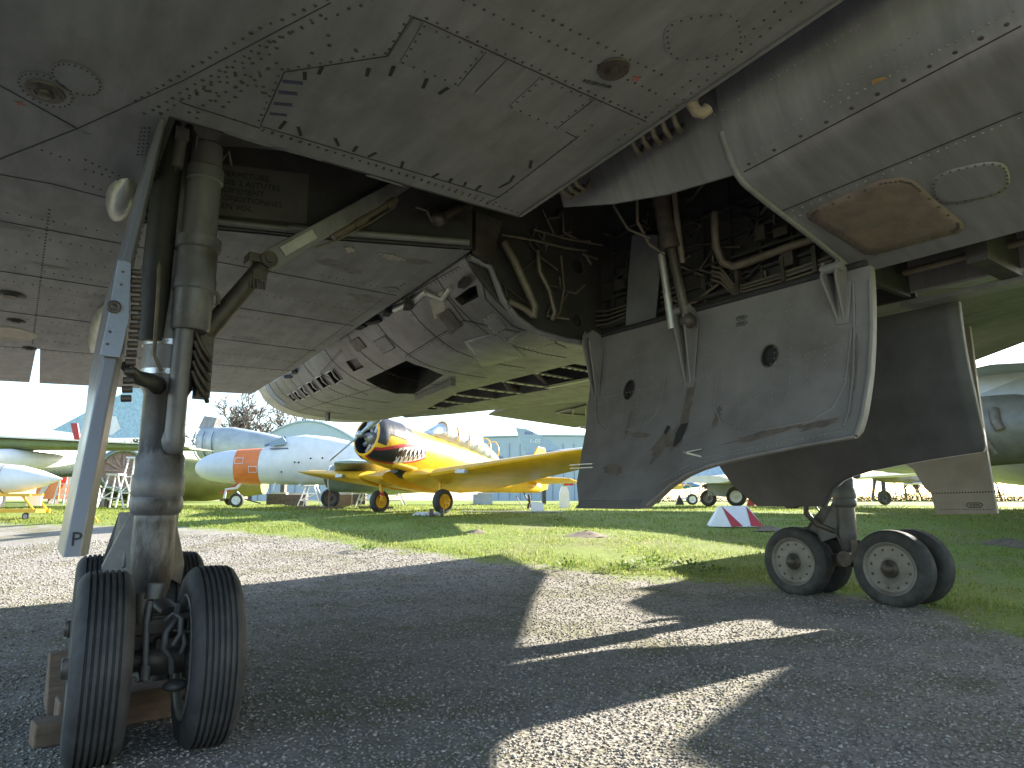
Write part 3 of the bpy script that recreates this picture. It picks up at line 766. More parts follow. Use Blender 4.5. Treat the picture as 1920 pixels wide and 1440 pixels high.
m = MB(); c = ab(822, 410, 3.7); m.sphere(c, .05, 12, 8, (1.2, 1, 1)); m.tube([c, ab(850, 395, 3.7), ab(880, 385, 3.75)], .03, 8); m.tube([ab(780, 388, 3.6), ab(800, 395, 3.6), ab(810, 415, 3.65)], .008)
m.build('uplock_jack', M['grease'], bomber)

# ---- aft fuselage: engine bays, louvres, open ribs in the belly
def aft_sec(t):
    a = [(2.47, 3.5), (2.465, 3.0), (2.47, 2.80), (2.56, 2.66), (2.74, 2.50), (3.02, 2.345), (3.36, 2.285), (3.8, 2.27), (XC, 2.265)]
    b = [(3.0, 3.45), (2.93, 3.0), (2.95, 2.78), (3.02, 2.62), (3.16, 2.48), (3.42, 2.37), (3.75, 2.325), (4.0, 2.31), (XC, 2.305)]
    u = t ** 1.6
    h = [(p[0] + (q[0] - p[0]) * u, p[1] + (q[1] - p[1]) * t) for p, q in zip(a, b)]
    h = cr(h, 3); full = h + [(2 * XC - x, z) for x, z in h[-2::-1]]
    return full + [(2 * XC - 2.9, 3.75), (XC, 3.95), (2.9, 3.75)]
m = MB(); ys = np.linspace(3.92, 10.3, 18)
m.loft([[(x, y, z) for x, z in aft_sec((y - 3.9) / 6.4)] for y in ys])
for px, py in ((1086, 497), (1086, 600)):
    c = ony(px, py, 3.85); bk = MB(); bk.box((c.x, 3.908, c.z), (.15, .008, .15)); bk.build('hole_backing', M['ink'], bomber)  # black sheets standing in for the shade inside the bulkhead holes
aft = m.build('aft_fuselage', M['tail'], bomber)
def aft_fn(p):
    t = max(0, min(1, (p.y - 3.9) / 6.4)); s = aft_sec(t)[6:-9]
    if p.y < 3.9: return -1
    for (xa, za), (xb, zb) in zip(s[:-1], s[1:]):
        if xa <= p.x <= xb: return p.z - (za + (zb - za) * (p.x - xa) / max(1e-6, xb - xa))
    return -1
def aft_surf(px, py): return on_fn(px, py, aft_fn, 3.0, 16, 240)
def aft_n(p):
    e = .03; f = lambda q: aft_fn(q)
    g = Vector((f(p + Vector((e, 0, 0))) - f(p - Vector((e, 0, 0))), f(p + Vector((0, e, 0))) - f(p - Vector((0, e, 0))), 2 * e)); return -g.normalized()
cs = []
def cutter(pts, depth=.16, material='dark'):
    P = [aft_surf(*p) for p in pts]; c = sum(P, Vector()) / len(P); n = aft_n(c); q = MB()
    q.prism([p + n * .06 for p in P], -n * (depth + .06)); cs.append(q.build('cutter', M[material], None)); return P, c, n
LV = [[(613, 698), (626, 691), (642, 711), (630, 719)], [(592, 708), (604, 702), (620, 721), (608, 727)], [(575, 718), (586, 713), (601, 731), (590, 736)], [(561, 727), (569, 723), (582, 739), (575, 742)], [(550, 735), (557, 731), (571, 746), (563, 749)], [(540, 740), (546, 736), (559, 748), (552, 752)]]
lv = [cutter(p, .12) for p in LV]
lv2 = cutter([(648, 678), (668, 671), (682, 688), (663, 697)], .03, 'grease')
cutter([(686, 712), (762, 676), (800, 690), (832, 703), (778, 738), (742, 738)], .30)
cutter([(880, 540), (893, 535), (897, 557), (866, 573), (852, 560)], .14)
q = MB(); q.prism([(4.02, 4.5, 2.1), (4.62, 4.5, 2.1), (4.62, 5.6, 2.1), (5.2, 5.75, 2.1), (5.08, 8.3, 2.1), (4.6, 8.2, 2.1), (4.1, 6.6, 2.1)], (0, 0, .55)); cs.append(q.build('cutter', M['dark'], None))
cut(aft, cs); sharp(aft)
for P, c, n in lv:
    m = MB(); m.tube([p + n * .008 for p in P + P[:1]], .008, 6); a = P[0].lerp(P[1], .5); b = P[3].lerp(P[2], .5); m.tube([a - n * .02, a.lerp(b, .5) - n * .0, b - n * .02], .016, 6)
    m.build('louvre', M['alu'], bomber)
# nozzle end rings, blue tinted skins, seams
def ring_piece(y0, y1, i0, i1, material, name, off=.006):
    m = MB(); rings = []
    for y in np.linspace(y0, y1, 5):
        s = aft_sec(min(1.0, (y - 3.9) / 6.4)); s = s[:-3]; a = [Vector((x, y, z)) for x, z in s[i0:i1]]; cc = Vector((XC, y, 3.0))
        o_ = [p + (p - cc).normalized() * off for p in a]; inn = [p - (p - cc).normalized() * .03 for p in a]
        rings.append(o_ + inn[::-1])
    m.loft(rings); return sharp(m.build(name, material, bomber))
ring_piece(10.02, 10.42, 5, 44, M['white_ring'] if 'white_ring' in M else M['alu'], 'nozzle_shroud')
ring_piece(8.95, 9.5, 4, 9, M['blue'], 'heat_tinted_skin'); ring_piece(7.2, 7.75, 3, 8, M['blue'], 'heat_tinted_skin'); ring_piece(9.75, 10.0, 4, 14, M['blue'], 'heat_tinted_skin')
m = MB(); 
for xs in (-.62, .62): m.lathe([(0, .55), (.35, .48), (.36, .42), (.05, .40)], (XC + xs, 10.3, 2.95), (0, 1, 0), 28)
m.build('engine_nozzle', M['grease'], bomber)
sq = MB(); q = MB()
for pts in ([(760, 668), (870, 600), (985, 625)], [(560, 770), (720, 722)], [(690, 740), (600, 700), (640, 655)], [(870, 600), (840, 560), (800, 545)], [(560, 660), (700, 590), (860, 500)], [(900, 510), (910, 560), (960, 610), (1060, 650)]):
    P = []
    for a, b in zip(pts[:-1], pts[1:]):
        for i in range(9):
            t = i / 8; p = aft_surf(a[0] + (b[0] - a[0]) * t, a[1] + (b[1] - a[1]) * t); P.append(p + aft_n(p) * .001); 
            if i % 1 == 0:
                for k in range(3):
                    tt = t + k / 24; 
                    if tt <= 1: p2 = aft_surf(a[0] + (b[0] - a[0]) * tt + 2, a[1] + (b[1] - a[1]) * tt + 3); hexrivet(q, p2, aft_n(p2), .006)
    sq.tube(P, .003, 4)
sq.build('panel_seams', M['gap'], bomber); q.build('rivets', M['rivet'], bomber, kind='stuff')
def aft_panel(pts, material, name='access_panel', off=.005, rim=None): return surf_panel(sub(pts, 3), material, name, bomber, off, rim=rim, r=.007, fn=aft_surf)
fr = MB(); fq = MB()
for y in (4.35, 4.95, 5.6, 6.3, 7.05, 7.9, 8.7, 9.4):
    s_ = aft_sec((y - 3.9) / 6.4)[5:22]; P = [Vector((x, y, z)) for x, z in s_]; P = [p + aft_n(p) * .0008 for p in P]; fr.tube(P, .0028, 4)
    for a, b in zip(P[:-1], P[1:]):
        n = max(1, int((b - a).length / .05))
        for i in range(n): p = a.lerp(b, i / n); hexrivet(fq, p + Vector((0, .035, 0)) + aft_n(p) * .0005, aft_n(p), .005)
fr.build('panel_seams', M['gap'], bomber); fq.build('rivets', M['rivet'], bomber, kind='stuff')
aft_panel([(905, 600), (925, 585), (950, 612), (930, 628)], M['skin2'], rim=.05); aft_panel([(700, 640), (722, 628), (742, 652), (720, 664)], M['skin2'], rim=.05); aft_panel([(655, 640), (672, 631), (688, 650), (670, 660)], M['grease']); aft_panel([(870, 640), (935, 622), (985, 668), (900, 690)], M['belly'], rim=.06)
aft_panel([(948, 640), (990, 615), (1045, 640), (1000, 655)], M['tail'], rim=.06)
aft_panel([(818, 590), (842, 578), (868, 610), (845, 628)], M['grease'])
aft_panel([(805, 560), (830, 545), (838, 590), (815, 598)], mat('pale_tan', (.34, .31, .26), .55))
m = MB(); a = aft_surf(782, 742); b = aft_surf(850, 712); m.box((a + b) / 2 + Vector((0, 0, -.03)), ((b - a).length, .05, .07), Vector((1, 0, 0)).rotation_difference((b - a).normalized()).to_matrix()); m.build('opening_frame', M['tail'], bomber)
# jagged open edge along the root
m = MB()
for px, py, s in ((680, 605, .10), (705, 594, .12), (730, 580, .09), (770, 565, .12), (640, 625, .08), (555, 690, .1), (545, 700, .08), (875, 525, .09)):
    p = aft_surf(px, py + 6); m.box(p + Vector((-.02, 0, .0)), (s * .6, s * 1.6, s * .5), Matrix.Rotation(rnd.uniform(-.6, .6), 3, 'Z'))
m.build('torn_lining', M['dark'], bomber)
m = MB(); m.tube([aft_surf(800, 548), aft_surf(830, 560), aft_surf(845, 540)], .025, 8); m.tube([aft_surf(740, 580), aft_surf(775, 565), aft_surf(800, 545)], .03, 8); m.build('exposed_pipe', M['alu'], bomber)
# ribs, pipes and lipped rails in the open belly
def strap(a, b, sag, wd=.07):
    m = MB(); a = Vector(a); b = Vector(b); P = []
    for k in range(9):
        t = k / 8; p = a.lerp(b, t); p.z -= sag * math.sin(PI * t); P.append(p)
    m.loft([[p + Vector((0, -wd / 2, 0)), p + Vector((0, wd / 2, 0)), p + Vector((0, wd / 2, .012)), p + Vector((0, -wd / 2, .012))] for p in P], True, True, False)
    o = m.build('belly_rib', M['alu'], bomber); q = MB()
    for p in P: q.cyl(p + Vector((0, 0, -.003)), p + Vector((0, 0, .002)), .018, n=8)
    q.build('rib_hole', M['ink'], o)
for y in (5.75, 6.3, 6.85, 7.4, 7.95): strap((4.03 + max(0, (y - 6.5) * .3), y, 2.30), (5.2 - max(0, (y - 6) * .05), y + .12, 2.33), .012)
for y in (4.75, 5.15): strap((4.0, y, 2.29), (4.64, y + .05, 2.29), .0, .05)
m = MB(); m.box((4.63, 5.05, 2.258), (.07, 1.15, .01)); m.build('belly_rail', M['alu'], bomber)
m = MB(); m.tube([(4.6, 6.5, 2.6), (4.8, 6.5, 2.38), (5.1, 6.45, 2.36), (5.2, 6.2, 2.5)], .05, 10); m.tube([(4.5, 5.9, 2.6), (4.9, 5.95, 2.4), (5.2, 6.0, 2.55)], .04, 10); m.tube([(5.0, 4.6, 2.5), (5.0, 8.8, 2.5)], .05, 8); m.tube([(4.7, 4.6, 2.55), (4.8, 8.6, 2.5)], .03, 8)
m.build('belly_pipe', M['pipe'], bomber)
m = MB()
for k in range(14):
    y = 5.2 + .33 * k; pass
m2 = MB(); rg = []
for y, xo in ((3.9, 5.86), (5, 5.87), (6.3, 5.86), (7.2, 5.62), (8.4, 5.28), (9.2, 4.98)):
    t = (y - 3.9) / 6.4; zb_ = 2.268 + .03 * t
    rg.append([(5.0 - .35 * t, y, zb_ + .03), (xo - .18, y, zb_ - .002), (xo - .04, y, zb_ + .02), (xo, y, zb_ + .10), (xo + .02, y, wz(y) + .02), (5.0 - .35 * t, y, wz(y) + .02)])
m2.loft(rg); pf = sharp(m2.build('port_fairing', M['tail'], bomber)); m2 = MB()
for k in range(40):
    y = 4.1 + .075 * k; hexrivet(m2, (5.35, y, 2.268), (0, 0, -1), .008)
m2.build('rivets', M['rivet'], pf, kind='stuff')
p = aft_surf(615, 775); m.box(p + Vector((0, 0, -.05)), (.03, .1, .10)); m.box(p + Vector((0, 0, -.1)), (.02, .14, .03))
m.build('drain_mast', M['grease'], bomber)
# ---- keel trough contents
m = MB(); m.tube([(4.22, 1.75, 2.62), (4.22, -3, 2.66)], .10, 12); m.build('fuel_pipe', M['pipe'], bomber)
m = MB(); m.tube([(4.05, 1.72, 2.50), (4.05, -3, 2.55)], .035, 8); m.tube([(4.32, 1.8, 2.44), (4.33, -3, 2.47)], .022, 8)
for k in range(5): m.tube([(3.95 + .07 * k, 1.82, 2.66), (3.97 + .07 * k, 1.7, 2.46 + .02 * k), (4.0 + .08 * k, 1.45, 2.44 + .02 * k), (4.0 + .08 * k, 1.2, 2.52)], .010, 6)
m.build('trough_pipe', M['pipe'], bomber)
m = MB(); m.box((4.25, 1.30, 2.55), (.5, .10, .5)); m.box((4.1, .35, 2.55), (.5, .10, .5)); m.build('trough_frame', M['baygrey'], bomber)
m = MB(); m.box((XC, 1.85, 2.62), (.62, .03, .6)); m.build('trough_bulkhead', M['dark'], bomber)
m = MB(); m.prism([(4.47, 1.9, 2.30), (4.47, -6, 2.30), (4.70, -6, 2.32), (4.70, 1.9, 2.32)], (0, 0, -.025)); m.build('keel_lip', M['belly'], bomber)
m = MB(); m.box((XC, 2.85, 2.85), (.5, 2.0, .9)); m.build('keel_box', M['baygrey'], bomber)

# ---- bay doors hanging from the keel
DX, DZ, DH = 3.58, 2.29, 1.27
def dx(z):
    t = max(0, (DZ - z) / DH); return DX - .45 * t * t
def dhit(px, py, off=0.0): return on_fn(px, py, lambda p: p.x - dx(p.z) + off, 1.5, 9, 200)
lefts = [dhit(*p) for p in ((1107, 640), (1102, 760), (1090, 850), (1081, 905), (1085, 952))]
rights = [dhit(*p) for p in ((1632, 516), (1634, 620), (1630, 700), (1618, 780), (1605, 820), (1500, 838), (1400, 858), (1330, 874), (1290, 890), (1255, 912), (1230, 935), (1208, 952))]
zb = lefts[-1].z
def lim(L):
    zs = [p.z for p in L][::-1]; yv = [p.y for p in L][::-1]
    return lambda z: float(np.interp(z, zs, yv))
for L in (lefts, rights):
    for i in range(1, len(L)):
        if L[i].z > L[i - 1].z - .001: L[i].z = L[i - 1].z - .001
ymax, ymin = lim(lefts), lim(rights)
def door_mesh(th=.055):
    m = MB(); rows = [DZ + (zb - DZ) * k / 40 for k in range(41)]; nc = 26; rings = []
    for z in rows:
        y0, y1 = ymin(z), ymax(z); y0 = min(y0, y1 - .02)
        a = [(dx(z), y0 + (y1 - y0) * i / nc, z) for i in range(nc + 1)]
        rings.append(a + [(x + th, y, zz) for x, y, zz in a[::-1]])
    m.loft(rings, True, True, True); return m
door = door_mesh().build('bay_door', M['door'], bomber)
cs = []
for px, py, ra, rb in ((1180, 731, .050, .068), (1443, 667, .052, .064)):
    c = dhit(px, py); q = MB(); ring = [(c.x - .05, c.y + ra * math.cos(2 * PI * i / 24), c.z + rb * math.sin(2 * PI * i / 24)) for i in range(24)]
    q.prism(ring, (.09, 0, 0)); cs.append(q.build('cutter', M['dark'], None))
cut(door, cs); sharp(door)
m = MB()
for px, py, ra, rb in ((1180, 731, .050, .068), (1443, 667, .052, .064)):
    c = dhit(px, py); m.tube([(dx(c.z + rb * math.sin(2 * PI * i / 24)) - .002, c.y + ra * 1.05 * math.cos(2 * PI * i / 24), c.z + rb * 1.05 * math.sin(2 * PI * i / 24)) for i in range(25)], .005, 5)
m.build('hole_rim', M['grease'], door)
def door_plate(pts, name, material, t=.012, bev=.01):
    P = [dhit(*p) for p in pts]; m = MB(); n = len(P)
    a = [Vector((dx(p.z) + .004, p.y, p.z)) for p in P]; c = sum(P, Vector()) / n
    b = [Vector((dx(p.z) - t, p.y, p.z)).lerp(Vector((dx(c.z) - t, c.y, c.z)), .03) for p in P]
    for q in b: q.x = dx(q.z) - t
    # fan through inner ring so the plate follows the curve
    inner = [q.lerp(Vector((0, c.y, c.z)), .5) for q in b]
    for q in inner: q.x = dx(q.z) - t
    cc = Vector((dx(c.z) - t, c.y, c.z))
    m.add(a + b + inner + [cc], [(i, (i + 1) % n, n + (i + 1) % n, n + i) for i in range(n)] + [(n + i, n + (i + 1) % n, 2 * n + (i + 1) % n, 2 * n + i) for i in range(n)] + [(2 * n + i, 2 * n + (i + 1) % n, 3 * n) for i in range(n)], True)
    return sharp(m.build(name, material, door), 25)
pl1 = [(1118, 700), (1118, 770), (1122, 795), (1135, 806), (1165, 808), (1205, 797), (1228, 780), (1240, 755), (1250, 700), (1250, 690), (1130, 700)]
rim_pts = sub([(1345, 700), (1340, 765), (1352, 790), (1385, 806), (1430, 806), (1520, 790), (1562, 765), (1585, 720), (1595, 640), (1598, 590)], 2)[:-2]
q = MB()
def drow(pts, step=.035, r=.0042, mb=None):
    for a, b in zip(pts[:-1], pts[1:]):
        A, B = dhit(*a), dhit(*b); n = max(1, int((B - A).length / step))
        for i in range(n): p = A.lerp(B, i / n); hexrivet(mb or q, (dx(p.z) - .0003, p.y, p.z), (-1, 0, 0), r, .0025)
for k in range(9):
    x = 1320 + 32 * k; drow([(x, 600 - k * 8), (x - 2, 790 - k * 8)], .034)
for k in range(4): x = 1138 + 28 * k; drow([(x, 690 - 6 * k), (x - 2, 800 - 5 * k)], .034)
drow([(1120, 747), (1250, 722), (1420, 690), (1600, 640)], .03); drow([(1345, 700), (1340, 765), (1365, 798), (1430, 806), (1520, 790), (1570, 755), (1596, 650)], .026)
drow([(1118, 705), (1117, 775), (1135, 805), (1180, 806), (1225, 782), (1246, 715)], .026)
drow([(1260, 895), (1330, 862), (1420, 842), (1590, 806)], .028); drow([(1095, 935), (1200, 938)], .028); drow([(1260, 825), (1330, 805)], .03); drow([(1120, 690), (1280, 640)], .03); drow([(1330, 625), (1560, 560)], .03)
q.build('rivets', M['rivetl'], door, kind='stuff')
def ridge(pts, r, name, material):
    m = MB(); P = [dhit(*p) for p in pts]; m.tube([Vector((dx(p.z) - .001, p.y, p.z)) for p in P], r, 8); return m.build(name, material, door)
ridge(rim_pts, .007, 'pressed_rib', M['door']); ridge(pl1[:-2], .006, 'pressed_rib', M['door'])
ridge([(1632, 525), (1634, 620), (1629, 700), (1616, 780), (1605, 817)], .012, 'door_lip', M['door']); ridge([(1600, 530), (1602, 620), (1600, 700), (1592, 770), (1582, 800)], .007, 'door_lip', M['door'])
ridge([(1603, 818), (1500, 836), (1400, 856), (1330, 872), (1290, 888), (1255, 910), (1230, 933), (1212, 948)], .011, 'door_lip', M['door'])
ridge([(1588, 806), (1490, 822), (1390, 842), (1320, 858), (1275, 880), (1240, 905)], .005, 'door_lip', M['door'])
m = MB(); a, b = dhit(1092, 937), dhit(1204, 937); m.prism([(dx(a.z) - .004, a.y, a.z), (dx(b.z) - .004, b.y, b.z), (dx(zb) - .035, b.y, zb - .004), (dx(zb) - .035, a.y, zb - .004)], (.05, 0, 0)); m.build('door_foot', M['door'], door)
m = MB(); a, b = dhit(1076, 872), dhit(1118, 872); m.box((dx(a.z) - .01, (a.y + b.y) / 2 + .02, a.z), (.03, abs(a.y - b.y), .008)); m.box((dx(a.z) - .01, (a.y + b.y) / 2 + .02, a.z - .025), (.03, abs(a.y - b.y), .008)); c = dhit(1300, 852); m.box((dx(c.z) - .006, c.y, c.z), (.012, .14, .01), Matrix.Rotation(.25, 3, 'X')); m.box((dx(c.z) - .006, c.y, c.z + .02), (.012, .14, .006), Matrix.Rotation(-.1, 3, 'X'))
m.build('door_catch', M['alu'], door)
for px, py in ((1391, 596), (1391, 607)):
    c = dhit(px, py); m = MB(); ux = Vector((0, -1, 0)); P = [(.042, 0), (.028, .012), (-.028, .012), (-.042, 0), (-.028, -.012), (.028, -.012)]
    m.tube([Vector((dx(c.z) - .002, c.y + a, c.z + b)) for a, b in P + P[:1]], .0018, 4); m.build('stencil_mark', M['ink'], door)
    text_mesh('stencil_text', 'VERIN', .02, (dx(c.z) - .003, c.y, c.z), (0, -1, 0), (0, 0, 1), M['ink'], door, .0006)
# oil stains run down the door as thin irregular films
def film(pts, name, material, parent, hit, off=.0016):
    P = [hit(*p) for p in pts]; m = MB(); m.add([Vector((p.x - off, p.y, p.z)) for p in P], [list(range(len(P)))]); return m.build(name, material, parent)
for pts in ([(1262, 835), (1268, 810), (1278, 795), (1291, 793), (1284, 812), (1276, 828), (1266, 838)], [(1244, 812), (1252, 797), (1258, 800), (1250, 815)]):
    film(pts, 'oil_stain', M['hose'], door, dhit, .003)
brown = mat('dried_oil', (.105, .085, .07), .6, 0, .35, 14)
def dfilm(cx, cy, rx, ry, rot, seed, material=brown):
    P = []; c = dhit(cx, cy)
    rings = []
    for q_ in (1.0, .66, .33, .05):
        ring = []
        for i in range(28):
            a = 2 * PI * i / 28; k = 1 + .6 * noise.noise(Vector((math.cos(a) * 2.2, math.sin(a) * 2.2, seed * 5.1))) + .25 * noise.noise(Vector((math.cos(a) * 6, math.sin(a) * 6, seed)))
            u, v = rx * math.cos(a) * k * q_, ry * math.sin(a) * k * q_
            y, z = c.y + u * math.cos(rot) - v * math.sin(rot), c.z + u * math.sin(rot) + v * math.cos(rot); ring.append((dx(z) - .0012, y, z))
        rings.append(ring)
    m = MB(); m.loft(rings, True, False); return m.build('oil_stain', material, door)
for i, a in enumerate(((1290, 755, .035, .16, .05), (1272, 815, .06, .10, .3), (1240, 835, .05, .12, .5), (1180, 790, .014, .13, 0), (1430, 815, .26, .018, -.16), (1540, 795, .12, .02, -.2), (1600, 700, .018, .22, 0), (1200, 815, .10, .02, .1), (1345, 780, .02, .07, .2), (1150, 880, .09, .035, .2))): dfilm(*a, i + 1)
def hinge_bracket(px0, py0, px1, py1, wpx, mt=M['door']):
    a = dhit(px0, py0); b = dhit(px1, py1); wy = .05 * wpx
    m = MB()
    for s in (-1, 1):
        yy = a.y + s * wy; yb = b.y + s * wy * .45
        m.prism([(dx(a.z) - .10, yy, DZ + .05), (dx(a.z) - .13, yy, DZ - .04), (dx(b.z) - .012, yb, b.z), (dx(b.z) + .004, yb, b.z), (dx(a.z), yy, DZ + .02)], (0, .014, 0))
    m.prism([(dx(DZ) - .004, a.y - wy * 1.5, DZ - .06), (dx(DZ) - .004, a.y + wy * 1.5, DZ - .06), (dx(b.z) - .004, b.y + wy * .9, b.z - .03), (dx(b.z) - .004, b.y - wy * .9, b.z - .03)], (-.008, 0, 0))
    m.cyl((DX - .09, a.y - wy * 1.4, DZ + .01), (DX - .09, a.y + wy * 1.4, DZ + .01), .028, n=14)
    return m.build('hinge_bracket', mt, door, bevel=.004)
hinge_bracket(1122, 640, 1118, 742, .75); hinge_bracket(1296, 600, 1293, 718, .9); hinge_bracket(1578, 530, 1580, 598, .8)
m = MB(); m.cyl((DX + .01, ymax(DZ) - .05, DZ + .02), (DX + .01, ymin(DZ) + .02, DZ + .02), .022, n=10); m.build('hinge_rod', M['ink'], door)
# far door: same pressing, mirrored, its dark outer skin this way
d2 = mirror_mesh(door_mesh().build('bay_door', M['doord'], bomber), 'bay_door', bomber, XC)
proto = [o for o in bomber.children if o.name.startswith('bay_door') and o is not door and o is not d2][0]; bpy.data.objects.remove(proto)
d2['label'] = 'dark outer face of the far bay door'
# jack that works the near door
m = MB(); m.cyl((3.28, 2.86, 3.38), (3.40, 2.83, 2.72), .065, n=16); m.cyl((3.385, 2.83, 2.80), (3.40, 2.83, 2.70), .075, n=16); m.cyl((3.40, 2.83, 2.72), (3.50, 2.80, 2.20), .032, n=12); m.sphere((3.50, 2.80, 2.22), .055)
dj = m.build('door_jack', M['grease'], bomber)
m = MB(); m.tube([(3.22, 2.95, 3.1), (3.25, 2.98, 2.9), (3.33, 2.95, 2.75), (3.40, 2.88, 2.68)], .012, 7); m.tube([(3.30, 2.72, 3.3), (3.36, 2.74, 2.9), (3.45, 2.78, 2.6)], .02, 8)
m.tube([(3.2, 3.02, 3.3), (3.1, 3.05, 3.0), (3.2, 3.02, 2.85), (3.3, 2.92, 2.78)], .01, 6)
m.build('jack_hose', M['pipe'], dj)
m = MB(); m.cyl((3.42, 2.93, 2.70), (3.46, 2.90, 2.18), .026, n=12); m.build('jack_link', M['alu'], dj)

# ---- landing gear
X0, YR, YF, ST = .636, 3.492, 4.561, .2127
TR, TW = .39, .108
def tyre_mesh():
    m = MB(); half = [(-.094, .262), (-.102, .285), (-TW, .318), (-TW + .004, .345), (-TW + .018, .368), (-.076, .381)]
    tread = []
    for g in (-.058, -.035, -.0115, .0115, .035, .058):
        rr = TR - .9 * g * g
        tread += [(g - .0055, rr), (g - .0035, rr - .010), (g + .0035, rr - .010), (g + .0055, rr)]
    prof = half + tread + [(-a, b) for a, b in half[::-1]] + [(.095, .25), (-.095, .25)]
    n = 72; rings = [[(t, r * math.cos(2 * PI * i / n), max(r * math.sin(2 * PI * i / n), -.372 - (.0 if abs(t) < .1 else -.004))) for i in range(n)] for t, r in prof]
    m.loft(rings + [rings[0]], True, False, True)
    return m
def rim_mesh():
    m = MB(); m.lathe([(-.100, .268), (-.104, .262), (-.098, .246), (-.078, .232), (-.070, .12), (-.080, .10), (-.092, .082), (-.092, .0), ], (0, 0, 0), (1, 0, 0), 48, False)
    m.lathe([(.100, .268), (.104, .262), (.098, .246), (.078, .232), (.070, .12), (.080, .10), (.092, .082), (.092, .0)], (0, 0, 0), (1, 0, 0), 48, False)
    return m
wh = None; wheels = []
def make_wheel():
    o = sharp(rim_mesh().build('wheel', M['rim'], None)); t = sharp(tyre_mesh().build('tyre', M['tyre'], o), 30)
    m = MB()
    for s in (-1, 1):
        m.lathe([(s * .074, .098), (s * .094, .090), (s * .095, .066), (s * .106, .060), (s * .107, .046), (s * .126, .043), (s * .134, .038), (s * .135, .0)], (0, 0, 0), (1, 0, 0), 6 if False else 16, False)
    m.build('hub_nut', M['grease'], o)
    m = MB()
    for s in (-1, 1):
        for k in range(12):
            a = 2 * PI * k / 12 + .2; hexrivet(m, (s * .073, .195 * math.cos(a), .195 * math.sin(a)), (s, 0, 0), .016, .010)
    m.build('rim_bolts', M['grease'], o, kind='stuff')
    return o
wh = make_wheel(); first = True
for xc_ in (X0, 2 * XC - X0):
    for y in (YR, YF):
        for s in (-1, 1):
            o = wh if first else copy_tree(wh); first = False
            o.parent = bomber; o.matrix_parent_inverse = Matrix.Translation(-bomber.location)
            yaw = -.075 if xc_ < XC else 0.0; dx_w, dy_w = s * ST, y - 4.0265; cw_, sw_ = math.cos(yaw), math.sin(yaw)
            o.location = (xc_ + (.022 if xc_ < XC else 0) + dx_w * cw_ - dy_w * sw_, 4.0265 + dx_w * sw_ + dy_w * cw_, .372); o.rotation_euler = (0, 0, yaw)
LY = 4.03
def gear_leg(x):
    m = MB(); L = (0, 0, 1)
    m.lathe([(.50, .06), (.62, .095), (.70, .105), (.985, .100), (1.0, .118), (1.02, .126), (1.06, .128), (1.08, .121), (1.10, .128), (1.19, .126), (1.20, .119), (1.29, .119), (1.31, .108), (1.62, .108), (1.66, .128), (1.76, .132), (2.0, .128), (3.26, .120)], (x, LY + .02, 0), L, 32)
    o = sharp(m.build('landing_gear_leg', M['legstain'], bomber))
    return o
leg = gear_leg(.665); leg2 = gear_leg(2 * XC - .665); leg2.data.materials[0] = M['legd']
